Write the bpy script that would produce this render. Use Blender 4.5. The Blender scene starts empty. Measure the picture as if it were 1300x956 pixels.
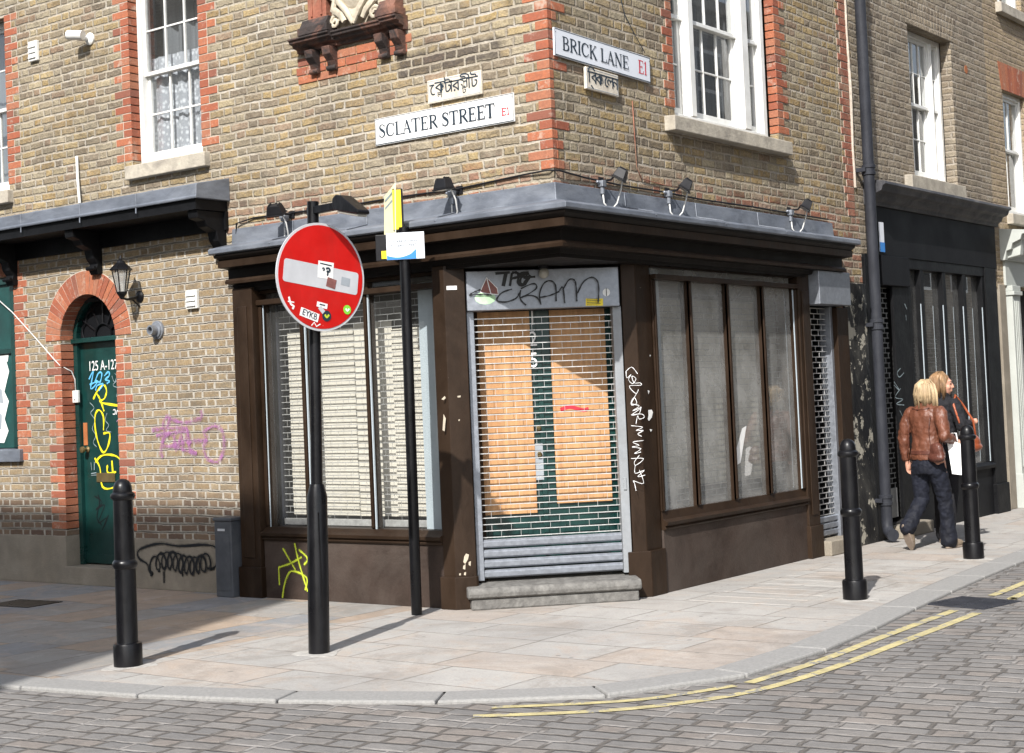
import bpy, bmesh, math, random
from mathutils import Vector, Matrix
rnd = random.Random(7)
R = math.radians
scene = bpy.context.scene
COL = scene.collection

# ------------------------------------------------------------------ node helpers
class NT:
    def __init__(s, name):
        s.m = bpy.data.materials.new(name); s.m.use_nodes = True
        s.t = s.m.node_tree; s.t.nodes.clear()
        s.out = s.t.nodes.new('ShaderNodeOutputMaterial')
        s.b = s.t.nodes.new('ShaderNodeBsdfPrincipled')
        s.t.links.new(s.b.outputs[0], s.out.inputs[0])
    def put(s, sock, v):
        if v is None: return
        if isinstance(v, bpy.types.NodeSocket): s.t.links.new(v, sock)
        else:
            if isinstance(v, (tuple, list)) and sock.type == 'RGBA' and len(v) == 3: v = (*v, 1)
            sock.default_value = v
    def n(s, typ, ins=None, **pr):
        nd = s.t.nodes.new('ShaderNode' + typ)
        for k, v in pr.items(): setattr(nd, k, v)
        for k, v in (ins or {}).items(): s.put(nd.inputs[k], v)
        return nd
    def ma(s, op, a, b=None, c=None, clamp=False):
        nd = s.n('Math', operation=op, use_clamp=clamp)
        for i, v in enumerate((a, b, c)): s.put(nd.inputs[i], v)
        return nd.outputs[0]
    def mix(s, f, a, b, mode='MIX'):
        nd = s.n('Mix', data_type='RGBA', blend_type=mode)
        s.put(nd.inputs[0], f); s.put(nd.inputs[6], a); s.put(nd.inputs[7], b)
        return nd.outputs[2]
    def noise(s, vec, scale, detail=3, rough=.55, dist=0, col=False):
        nd = s.n('TexNoise', {'Scale': scale, 'Detail': detail, 'Roughness': rough, 'Distortion': dist})
        s.put(nd.inputs['Vector'], vec)
        return nd.outputs['Color' if col else 'Fac']
    def ramp(s, f, stops, interp='LINEAR'):
        nd = s.n('ValToRGB'); s.put(nd.inputs[0], f); cr = nd.color_ramp; cr.interpolation = interp
        while len(cr.elements) < len(stops): cr.elements.new(.5)
        for e, (p, c) in zip(cr.elements, stops):
            e.position = p
            e.color = (*c, 1) if isinstance(c, (tuple, list)) else (c, c, c, 1)
        return nd.outputs[0]
    def mr(s, v, a, b, c=0, d=1, smooth=False):
        nd = s.n('MapRange', interpolation_type='SMOOTHSTEP' if smooth else 'LINEAR')
        for i, x in enumerate((v, a, b, c, d)): s.put(nd.inputs[i], x)
        return nd.outputs[0]
    def xyz(s, v):
        nd = s.n('SeparateXYZ'); s.put(nd.inputs[0], v); return nd.outputs
    def comb(s, x, y, z=0):
        nd = s.n('CombineXYZ'); s.put(nd.inputs[0], x); s.put(nd.inputs[1], y); s.put(nd.inputs[2], z); return nd.outputs[0]
    def uv(s): return s.n('TexCoord').outputs['UV']
    def obj(s): return s.n('TexCoord').outputs['Object']
    def pos(s): return s.n('NewGeometry').outputs['Position']
    def bump(s, h, dist=.01, strength=1.0, nrm=None):
        nd = s.n('Bump', {'Height': h, 'Distance': dist, 'Strength': strength})
        if nrm: s.put(nd.inputs['Normal'], nrm)
        s.put(s.b.inputs['Normal'], nd.outputs[0]); return nd.outputs[0]
    def set(s, **k):
        for a, v in k.items(): s.put(s.b.inputs[{'col': 'Base Color', 'rough': 'Roughness', 'metal': 'Metallic', 'spec': 'Specular IOR Level', 'coat': 'Coat Weight', 'alpha': 'Alpha'}[a]], v)
        return s.m

def bond(t, u, v, h, L, Hd, joint, wob=.004, wscale=14, soft=.004, wob2=0, jv=0):
    """alternating long and short units in courses; returns solid mask, random value, random colour"""
    w = t.noise(t.comb(u, v), wscale, 2, .6, col=True); wx, wy, _ = t.xyz(w)
    u = t.ma('MULTIPLY_ADD', t.ma('SUBTRACT', wx, .5), wob * 2, u)
    v = t.ma('MULTIPLY_ADD', t.ma('SUBTRACT', wy, .5), wob * 2, v)
    if wob2:
        w2 = t.noise(t.comb(u, v), 1.6, 3, .5, col=True); ax, ay, _ = t.xyz(w2)
        u = t.ma('MULTIPLY_ADD', t.ma('SUBTRACT', ax, .5), wob2 * 2, u); v = t.ma('MULTIPLY_ADD', t.ma('SUBTRACT', ay, .5), wob2 * 1.5, v)
    P = L + Hd
    vr = t.ma('DIVIDE', v, h); row = t.ma('FLOOR', vr); fv = t.ma('FRACT', vr)
    jit = t.n('TexWhiteNoise', {'W': row}, noise_dimensions='1D').outputs['Value']
    off = t.ma('ADD', t.ma('MULTIPLY', t.ma('MODULO', t.ma('ABSOLUTE', row), 2.0), .5), t.ma('MULTIPLY', jit, .12))
    uc = t.ma('ADD', t.ma('DIVIDE', u, P), off); cell = t.ma('FLOOR', uc); fu = t.ma('MULTIPLY', t.ma('FRACT', uc), P)
    hd = t.ma('GREATER_THAN', fu, L)
    d1 = t.ma('MINIMUM', fu, t.ma('ABSOLUTE', t.ma('SUBTRACT', fu, L)))
    d1 = t.ma('MINIMUM', d1, t.ma('SUBTRACT', P, fu))
    d2 = t.ma('MULTIPLY', t.ma('MINIMUM', fv, t.ma('SUBTRACT', 1.0, fv)), h)
    d = t.ma('MINIMUM', d1, d2)
    if jv: d = t.ma('MULTIPLY_ADD', t.ma('SUBTRACT', t.noise(t.comb(u, v), 9, 5, .75), .5), jv, d)
    mask = t.mr(d, joint / 2, joint / 2 + soft, 0, 1, True)
    cid = t.ma('MULTIPLY_ADD', cell, 2.0, hd)
    wn = t.n('TexWhiteNoise', {'Vector': t.comb(cid, row, 3.7)}, noise_dimensions='3D')
    return mask, wn.outputs['Value'], wn.outputs['Color'], d2

def brick_mat(name, pal, mortar, joint=.011, grime=.35, pale=.3, red_low=None, low_dark=None, dark_box=None, ribbon=False, hollow=.5, h=.075):
    t = NT(name); u, v, _ = t.xyz(t.uv())
    mask, rv, rc, d2 = bond(t, u, v, h, .2275, .115, joint, .0085, 26, .011, .024, 0 if ribbon else .014)
    vec = t.comb(u, v)
    st = [(i / len(pal), c) for i, c in enumerate(pal)]
    c = t.ramp(rv, st, 'CONSTANT')
    r1, r2, r3 = t.xyz(rc)
    fine = t.noise(vec, 55, 5, .75)
    mid = t.noise(vec, 11, 5, .65)
    blot = t.noise(vec, 26, 4, .7, .4)
    c = t.mix(t.mr(blot, .42, .62, 0, .55), c, t.mix(.6, c, (.48, .42, .32)))
    c = t.mix(t.mr(fine, .42, .66, 0, .75), c, t.mix(.75, c, (.085, .07, .055)))
    c = t.mix(t.mr(t.noise(vec, 17, 4, .7, .8), .55, .68, 0, .65), c, t.mix(.7, c, (.13, .11, .09)))
    c = t.mix(t.mr(r2, .0, 1, 0, .3), c, t.mix(.5, c, (.50, .43, .33)))
    if red_low:
        z0, z1, cc = red_low
        rm = t.ma('MULTIPLY', t.mr(t.ma('MULTIPLY_ADD', t.ma('SUBTRACT', mid, .5), .35, v), z0, z1, 1, 0), t.ma('GREATER_THAN', t.ma('ADD', r3, t.mr(mid, .3, .7, 0, .3)), .45))
        c = t.mix(t.ma('MULTIPLY', rm, .85), c, t.mix(r2, cc, (.36, .26, .2)))
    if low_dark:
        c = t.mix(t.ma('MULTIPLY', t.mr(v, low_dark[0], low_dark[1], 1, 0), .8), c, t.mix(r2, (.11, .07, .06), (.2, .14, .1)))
    g = t.mr(t.noise(vec, 2.0, 6, .7), .46, .72, 0, grime)
    c = t.mix(g, c, t.mix(.72, c, (.075, .068, .06)))
    soot = t.mr(t.noise(t.comb(u, t.ma('MULTIPLY', v, 1.6)), 1.15, 7, .72, .6), .50, .66, 0, .62)
    c = t.mix(t.ma('MULTIPLY', soot, t.mr(blot, .3, .6, .5, 1)), c, (.085, .077, .066))
    sm = t.mr(t.noise(t.comb(t.ma('MULTIPLY', u, .55), v), 7, 7, .75), .56, .70, 0, pale)
    if dark_box:
        u0, u1, z0, z1 = dark_box
        vw = t.ma('MULTIPLY_ADD', t.ma('SUBTRACT', mid, .5), .10, v)
        bx = t.ma('MULTIPLY', t.ma('MULTIPLY', t.mr(u, u0, u0 + .05), t.mr(u, u1 - .05, u1, 1, 0)), t.ma('MULTIPLY', t.mr(vw, z0, z0 + .03), t.mr(vw, z1 - .03, z1, 1, 0)))
        c = t.mix(t.ma('MULTIPLY', bx, t.mr(blot, .3, .6, .5, .85)), c, (.07, .06, .055))
    mc = t.mix(t.mr(t.noise(vec, 3.1, 4, .6), .35, .65), mortar, t.mix(.55, mortar, (.15, .12, .09)))
    mc = t.mix(t.mr(t.noise(t.comb(t.ma('MULTIPLY', u, .8), t.ma('MULTIPLY', v, 2.2)), 2.7, 5, .7), .52, .62, 0, pale), mc, (.56, .53, .48))
    mc = t.mix(t.mr(t.noise(vec, 70, 3), .3, .8, 0, .5), mc, t.mix(.5, mc, (.62, .57, .5)))
    # some joints have lost their mortar and read dark, some are buttered over
    mc = t.mix(t.mr(t.noise(t.comb(u, t.ma('MULTIPLY', v, 3)), 4.3, 5, .7), .60, .66, 0, hollow), mc, (.05, .04, .035))
    c = t.mix(mask, mc, c)
    c = t.mix(sm, c, mortar)
    pit = t.mr(t.noise(vec, 33, 3, .6, 1.2), .70, .76, 0, .8)
    c = t.mix(pit, c, (.035, .03, .026))
    hn = t.ma('MULTIPLY_ADD', fine, .55, t.ma('MULTIPLY', mid, .9))
    if ribbon:
        rb = t.mr(d2, .0, .0075, 1, 0, True)
        hh = t.ma('ADD', t.ma('MULTIPLY', mask, .25), t.ma('MULTIPLY', rb, 1.5))
        hh = t.ma('ADD', hh, t.ma('MULTIPLY', hn, .5))
    else:
        hh = t.ma('ADD', t.ma('MULTIPLY', mask, t.ma('MULTIPLY_ADD', mid, .9, .25)), hn)
    hh = t.ma('SUBTRACT', t.ma('ADD', hh, t.ma('MULTIPLY', r1, .35)), pit)
    t.bump(hh, .014, 1.0)
    c = t.n('HueSaturation', {'Saturation': 1.06, 'Value': .97, 'Color': c}).outputs[0]
    return t.set(col=c, rough=.94, spec=.15)

def simple(name, col, rough=.6, metal=0, spec=.4, var=.25, scale=8, bump=.002, bscale=60, dirt=None, dirt_amt=.4, chips=None, chip_scale=14, chip_t=.68, stretch=(1, 1, 1), coat=0, rvar=.15):
    t = NT(name); p = t.obj()
    mp = t.n('Mapping', {'Vector': p, 'Scale': stretch}).outputs[0]
    n1 = t.noise(mp, scale, 5, .6)
    dk = tuple(x * (1 - var) for x in col); lt = tuple(min(1, x * (1 + var)) for x in col)
    c = t.ramp(n1, [(.3, dk), (.7, lt)])
    if dirt: c = t.mix(t.mr(t.noise(mp, scale * .45, 6, .7, .6), .45, .72, 0, dirt_amt), c, dirt)
    ro = t.mr(n1, .3, .7, rough - rvar * .5, rough + rvar * .5)
    if chips:
        k = t.mr(t.noise(p, chip_scale, 6, .7, .3), chip_t, chip_t + .015)
        c = t.mix(k, c, chips)
    if bump: t.bump(t.noise(mp, bscale, 3, .6), bump, .8)
    return t.set(col=c, rough=ro, metal=metal, spec=spec, coat=coat)

M = {}
STOCK = [(.31, .26, .18), (.40, .29, .135), (.35, .30, .21), (.24, .19, .125), (.43, .325, .165), (.29, .235, .155), (.38, .325, .23), (.35, .245, .115), (.20, .16, .115), (.42, .35, .225), (.33, .25, .14), (.27, .185, .125), (.37, .27, .13)]
STOCK2 = [(.27, .23, .175), (.23, .185, .135), (.31, .26, .20), (.19, .155, .12), (.26, .21, .15), (.30, .25, .185), (.22, .175, .13), (.33, .285, .22)]
STOCK3 = [(.36, .28, .175), (.40, .31, .195), (.35, .27, .17), (.38, .295, .185), (.42, .33, .215)]
M['brick_upper'] = brick_mat('stock_brick_upper', STOCK, (.39, .345, .27), .009, .85, .50, red_low=(3.30, 3.48, (.34, .13, .08)), dark_box=(-1.5, -.42, 4.2, 4.4))
M['brick_right'] = brick_mat('stock_brick_brick_lane', STOCK, (.34, .29, .22), .008, .85, .35, red_low=(3.30, 3.42, (.30, .12, .08)))
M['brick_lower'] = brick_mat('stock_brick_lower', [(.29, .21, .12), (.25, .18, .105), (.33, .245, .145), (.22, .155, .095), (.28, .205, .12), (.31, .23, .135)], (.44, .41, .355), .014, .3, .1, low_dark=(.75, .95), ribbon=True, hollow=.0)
M['brick_second'] = brick_mat('grey_stock_brick', STOCK2, (.30, .26, .21), .009, .5, .3)
M['brick_third'] = brick_mat('clean_stock_brick', STOCK3, (.36, .28, .2), .010, .15, .1)
M['brick_opposite'] = brick_mat('opposite_brick', STOCK2, (.34, .3, .25), .010, .4, .2)

def red_brick():
    t = NT('red_rubbed_brick'); g = t.n('NewGeometry'); rv = g.outputs['Random Per Island']; p = t.obj()
    c = t.ramp(rv, [(0, (.35, .11, .06)), (.25, (.41, .145, .075)), (.5, (.30, .095, .055)), (.7, (.37, .155, .09)), (.9, (.24, .095, .065))], 'CONSTANT')
    c = t.mix(t.mr(t.noise(p, 38, 5, .75), .38, .7, 0, .6), c, (.19, .085, .06))
    c = t.mix(t.mr(t.noise(p, 8, 6, .75), .55, .68, 0, .7), c, (.46, .38, .31))
    t.bump(t.noise(p, 55, 4, .65), .006, .9)
    return t.set(col=c, rough=.9, spec=.2)
M['red'] = red_brick()
M['red_dull'] = simple('dull_red_brick', (.26, .095, .06), .92, var=.35, scale=7, bump=.008, bscale=40, dirt=(.30, .22, .15), dirt_amt=.8)
M['mortar'] = simple('lime_mortar', (.48, .42, .35), .95, var=.25, scale=12, bump=.006, bscale=45, dirt=(.25, .2, .16))
M['lead'] = simple('lead_sheet', (.135, .15, .178), .52, metal=.25, var=.28, scale=3.5, bump=.006, bscale=9, dirt=(.27, .29, .32), dirt_amt=.6, stretch=(1, 1, 2.2))
M['brown'] = simple('brown_gloss_paint', (.022, .0125, .007), .50, var=.28, scale=5, bump=.003, bscale=25, dirt=(.045, .029, .019), dirt_amt=.6, chips=(.42, .38, .33), chip_scale=17, chip_t=.725, stretch=(1, 1, .5), spec=.18)
M['riser'] = simple('brown_painted_render', (.044, .031, .025), .62, var=.3, scale=2.6, bump=.004, bscale=38, dirt=(.10, .082, .07), dirt_amt=.5, chips=(.26, .23, .2), chip_scale=7, chip_t=.73, spec=.18)
M['galv'] = simple('galvanised_steel', (.27, .29, .325), .45, metal=.55, var=.16, scale=26, bump=.0008, bscale=60, dirt=(.19, .2, .22), dirt_amt=.6)
M['bars'] = simple('grille_bars', (.58, .58, .57), .4, metal=.5, var=.2, scale=20, bump=0)
M['bars_in'] = simple('inner_grille_bars', (.30, .31, .31), .5, metal=.3, var=.2, scale=20, bump=0)
M['cream'] = simple('cream_blind', (.64, .605, .53), .8, var=.07, scale=2.5, bump=.001, dirt=(.5, .46, .36), dirt_amt=.5)
M['greyblue'] = simple('pale_blue_grey', (.40, .46, .50), .6, var=.07, scale=2, bump=0)
M['ply'] = simple('orange_plywood', (.48, .27, .125), .62, var=.2, scale=4, bump=.001, bscale=30, dirt=(.36, .17, .07), dirt_amt=.8, stretch=(7, 1, .5))
M['brown_dark'] = simple('dark_brown_paint', (.005, .0034, .0025), .55, var=.3, scale=5, bump=.002, dirt=(.010, .007, .005), dirt_amt=.5, spec=.18)
M['green'] = simple('dark_green_gloss', (.004, .030, .027), .32, spec=.5, var=.3, scale=4, bump=.002, bscale=18, dirt=(.012, .06, .052), dirt_amt=.5)
M['green_board'] = simple('green_painted_board', (.012, .06, .055), .5, var=.3, scale=3, bump=.002, bscale=20, dirt=(.02, .03, .03), dirt_amt=.6)
M['white'] = simple('white_gloss_paint', (.74, .74, .71), .35, spec=.5, var=.07, scale=6, bump=.001, bscale=30, dirt=(.5, .49, .45), dirt_amt=.5)
M['stone'] = simple('weathered_sill_stone', (.42, .38, .31), .9, var=.2, scale=8, bump=.006, bscale=40, dirt=(.18, .16, .14), dirt_amt=.7)
M['concrete'] = simple('stained_concrete', (.25, .22, .175), .92, var=.2, scale=4, bump=.006, bscale=55, dirt=(.2, .17, .13), dirt_amt=.7)
M['step'] = simple('worn_granite_step', (.155, .15, .14), .85, var=.35, scale=18, bump=.01, bscale=35, dirt=(.09, .085, .08), dirt_amt=.8)
M['iron'] = simple('black_cast_iron_paint', (.004, .004, .005), .32, var=.3, scale=10, bump=.003, bscale=16, dirt=(.013, .013, .015), dirt_amt=.7, chips=(.28, .28, .28), chip_scale=11, chip_t=.735, stretch=(1, 1, .45), spec=.30)
M['black'] = simple('black_plastic', (.014, .014, .016), .42, var=.2, bump=0, spec=.18)
M['black_paint'] = simple('black_shopfront_paint', (.004, .0042, .005), .55, var=.3, scale=5, bump=.003, bscale=22, dirt=(.010, .0105, .012), dirt_amt=.6, spec=.18)
M['pier'] = simple('peeling_black_pier', (.006, .0065, .008), .5, var=.3, scale=4, bump=.010, bscale=22, dirt=(.12, .115, .10), dirt_amt=.55, chips=(.36, .34, .28), chip_scale=4.5, chip_t=.56, stretch=(1, 1, .5))
M['pipe'] = simple('grey_downpipe_paint', (.026, .028, .035), .55, var=.25, scale=8, bump=.003, bscale=25, dirt=(.055, .058, .066), dirt_amt=.5, chips=(.5, .48, .45), chip_scale=9, chip_t=.74, stretch=(1, 1, .5), spec=.18)
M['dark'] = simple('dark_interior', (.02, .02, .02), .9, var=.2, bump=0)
M['room'] = simple('dim_room_plaster', (.16, .155, .14), .9, var=.2, bump=0)
M['sign_white'] = simple('sign_enamel_white', (.80, .80, .79), .35, var=.03, scale=3, bump=0, dirt=(.62, .6, .55), dirt_amt=.35)
M['sign_blue_white'] = simple('sign_enamel_cool', (.70, .73, .78), .35, var=.03, scale=3, bump=0, dirt=(.6, .62, .66), dirt_amt=.3)
M['cream_sign'] = simple('old_cream_sign', (.66, .6, .5), .6, var=.12, scale=12, bump=.003, dirt=(.35, .3, .24), dirt_amt=.6)
M['ink'] = simple('black_lettering', (.022, .035, .05), .45, var=.1, bump=0)
M['red_ink'] = simple('red_lettering', (.55, .03, .05), .45, var=.1, bump=0)
M['disc_red'] = simple('red_sign_sheeting', (.52, .009, .007), .38, spec=.5, var=.10, scale=6, bump=0, dirt=(.30, .02, .015), dirt_amt=.5, chips=(.62, .22, .2), chip_scale=15, chip_t=.70)
M['disc_grey'] = simple('grey_sign_sheeting', (.50, .51, .53), .45, var=.08, scale=7, bump=0, chips=(.75, .75, .75), chip_scale=14, chip_t=.74)
M['rail_paint'] = simple('scuffed_grey_rail', (.25, .265, .28), .5, var=.1, scale=9, bump=.001, dirt=(.2, .2, .2), dirt_amt=.6, chips=(.08, .07, .06), chip_scale=12, chip_t=.72)
M['sticker_white'] = simple('white_sticker', (.78, .78, .76), .6, var=.08, scale=30, bump=0)
M['sticker_green'] = simple('lime_sticker', (.22, .62, .05), .5, var=.1, bump=0)
M['yellow'] = simple('yellow_sign_panel', (.80, .62, .02), .4, var=.08, bump=0, dirt=(.6, .45, .02))
M['pale_yellow'] = simple('sunlit_yellow_panel', (.80, .76, .48), .5, var=.08, scale=12, bump=0)  # sunlit, washed-out look of the yellow put into the colour
M['blue'] = simple('blue_print', (.03, .2, .55), .45, var=.1, bump=0)
M['grey_print'] = simple('grey_print', (.30, .33, .36), .6, var=.1, bump=0)
M['spray_black'] = simple('black_spray_paint', (.008, .009, .011), .5, var=.1, bump=0)
M['spray_white'] = simple('white_marker_paint', (.75, .75, .75), .5, var=.1, bump=0)
M['spray_yellow'] = simple('yellow_spray_paint', (.78, .66, .02), .5, var=.1, bump=0)
M['spray_lime'] = simple('lime_spray_paint', (.50, .58, .04), .6, var=.2, scale=20, bump=0)
M['spray_blue'] = simple('light_blue_spray_paint', (.12, .45, .75), .5, var=.1, bump=0)
M['spray_faint'] = simple('faint_grey_marker', (.24, .30, .32), .5, var=.2, bump=0)
M['spray_mauve'] = simple('mauve_marker', (.30, .16, .26), .5, var=.2, bump=0)
M['leaf_red'] = simple('dull_red_sticker', (.22, .09, .08), .6, var=.25, scale=30, bump=0)
M['leaf_green'] = simple('pale_green_sticker', (.36, .55, .34), .6, var=.4, scale=9, bump=0)
M['cable_white'] = simple('white_cable', (.6, .6, .58), .5, var=.1, bump=0)
M['terracotta'] = simple('sooty_terracotta', (.035, .027, .025), .8, var=.4, scale=9, bump=.008, bscale=40, dirt=(.26, .12, .08), dirt_amt=.9)
M['carved'] = simple('carved_stone', (.50, .44, .34), .85, var=.2, scale=9, bump=.010, bscale=22, dirt=(.12, .1, .08), dirt_amt=.5)
M['pale_shop'] = simple('pale_grey_green_paint', (.42, .44, .41), .5, var=.06, scale=3, bump=.001, dirt=(.33, .34, .32), dirt_amt=.4)
M['shop_dark'] = simple('charcoal_board', (.0065, .007, .0085), .62, var=.2, scale=2, bump=0, spec=.18)
M['pillar_stone'] = simple('sooty_cornice', (.035, .035, .04), .6, var=.4, scale=6, bump=.004, dirt=(.16, .155, .15), dirt_amt=.55)
M['brass'] = simple('worn_brass', (.20, .15, .07), .4, metal=.6, var=.2, bump=0)
M['rust'] = simple('rust_plate', (.35, .12, .04), .7, var=.3, bump=0)
M['leather'] = simple('brown_leather', (.135, .048, .026), .50, spec=.5, var=.32, scale=11, bump=.02, bscale=11, dirt=(.08, .026, .014), dirt_amt=.6, stretch=(1, 1, .6))
M['bag_leather'] = simple('dark_brown_bag_leather', (.09, .032, .022), .34, var=.3, scale=12, bump=.01, bscale=14)
M['tan_leather'] = simple('tan_bag_leather', (.30, .075, .03), .38, var=.25, scale=12, bump=.004, bscale=30)
M['denim'] = simple('dark_denim', (.0035, .005, .012), .8, var=.35, scale=10, bump=.018, bscale=8, dirt=(.009, .012, .024), dirt_amt=.5, stretch=(1, 1, .8))
M['coat'] = simple('black_coat_cloth', (.008, .008, .011), .85, var=.3, scale=10, bump=.018, bscale=9)
M['skin'] = simple('skin', (.52, .27, .19), .5, var=.08, bump=0)
M['blonde'] = simple('blonde_hair', (.50, .38, .23), .45, var=.45, scale=30, bump=.006, bscale=40, stretch=(1, 1, .12), dirt=(.20, .12, .065), dirt_amt=.8)
M['auburn'] = simple('auburn_hair', (.27, .165, .085), .45, var=.45, scale=30, bump=.006, bscale=40, stretch=(1, 1, .2), dirt=(.14, .06, .03), dirt_amt=.5)
M['shoe'] = simple('tan_shoe', (.22, .17, .12), .6, var=.2, bump=0)
M['sole'] = simple('pale_rubber_sole', (.24, .19, .15), .8, var=.2, bump=0)
M['paper'] = simple('white_paper_bag', (.86, .86, .85), .6, var=.02, bump=0)
M['bulb'] = simple('grey_glass_globe', (.35, .34, .3), .2, var=.1, bump=0)
M['cabinet'] = simple('grey_cabinet_paint', (.065, .07, .08), .55, var=.25, scale=7, bump=.002, dirt=(.12, .125, .13), dirt_amt=.5)
M['patch'] = simple('pale_cement_patch', (.39, .375, .35), .95, var=.2, scale=22, bump=.006, bscale=60, dirt=(.28, .27, .25), dirt_amt=.7)
M['kerb'] = simple('granite_kerb', (.25, .245, .235), .9, var=.16, scale=50, bump=.006, bscale=60, dirt=(.24, .24, .235), dirt_amt=.6)
M['line'] = simple('worn_yellow_road_paint', (.44, .38, .19), .85, var=.25, scale=14, bump=.006, dirt=(.30, .27, .18), dirt_amt=.8, chips=(.22, .21, .19), chip_scale=7, chip_t=.55)
M['roof'] = simple('slate_roof', (.08, .085, .09), .8, bump=0)

def glass(name, tint=(1, 1, 1), dust=.07, ior=1.5, rough=.01):
    t = NT(name); t.t.nodes.remove(t.b)
    f0 = ((ior - 1) / (ior + 1)) ** 2 * 1.9
    fc = t.n('LayerWeight', {'Blend': .5}).outputs['Facing']
    f = t.ma('MULTIPLY_ADD', t.ma('POWER', fc, 5.0), 1 - f0, f0)
    tr = t.n('BsdfTransparent', {'Color': tint}).outputs[0]
    gl = t.n('BsdfGlossy', {'Color': (1, 1, 1), 'Roughness': rough}).outputs[0]
    df = t.n('BsdfDiffuse', {'Color': (.5, .5, .48)}).outputs[0]
    d = t.mr(t.noise(t.obj(), 2.2, 6, .65), .3, .75, dust * .4, dust * 1.6)
    a = t.n('MixShader', {0: f, 1: tr, 2: gl}).outputs[0]
    b = t.n('MixShader', {0: d, 1: a, 2: df}).outputs[0]
    t.t.links.new(b, t.out.inputs[0]); return t.m
M['glass'] = glass('clear_shop_glass', (.95, .96, .95), .05)
M['glass_dusty'] = glass('dusty_shop_glass', (.90, .91, .90), .34, 1.8)
M['pane'] = glass('window_pane', (.9, .92, .93), .05, 1.7)
M['pane_reflective'] = glass('reflective_shop_pane', (.7, .72, .72), .10, 2.5)

def lace():
    t = NT('lace_curtain'); p = t.obj()
    v = t.n('TexVoronoi', {'Vector': p, 'Scale': 22.0}).outputs['Distance']
    n = t.noise(p, 35, 4, .7)
    k = t.mr(t.ma('ADD', v, t.ma('MULTIPLY', n, .5)), .35, .75, 0, 1)
    c = t.mix(k, (.72, .74, .76), (.42, .44, .47)); t.bump(n, .01)
    return t.set(col=c, rough=.9, alpha=t.mr(k, .6, 1.0, 1, .85))
M['lace'] = lace()
M['net'] = simple('grey_net_curtain', (.16, .17, .18), .9, var=.15, scale=5, bump=0, stretch=(6, 1, .3))

def pink():
    t = NT('faded_pink_spray'); k = t.noise(t.obj(), 30, 3, .6)
    return t.set(col=t.mix(k, (.26, .09, .24), (.46, .2, .42)), rough=.85, alpha=t.mr(t.noise(t.obj(), 16, 5, .75), .38, .62, .05, .75))
M['spray_pink'] = pink()
def haze_spray(name, col, lo, hi):
    t = NT(name); return t.set(col=col, rough=.85, alpha=t.mr(t.noise(t.obj(), 60, 4, .8), lo, hi, 0, .55))
M['over_black'] = haze_spray('black_overspray', (.01, .01, .012), .40, .66)
M['over_lime'] = haze_spray('lime_overspray', (.48, .55, .05), .42, .68)
M['over_pink'] = haze_spray('pink_overspray', (.42, .18, .38), .45, .7)


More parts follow.
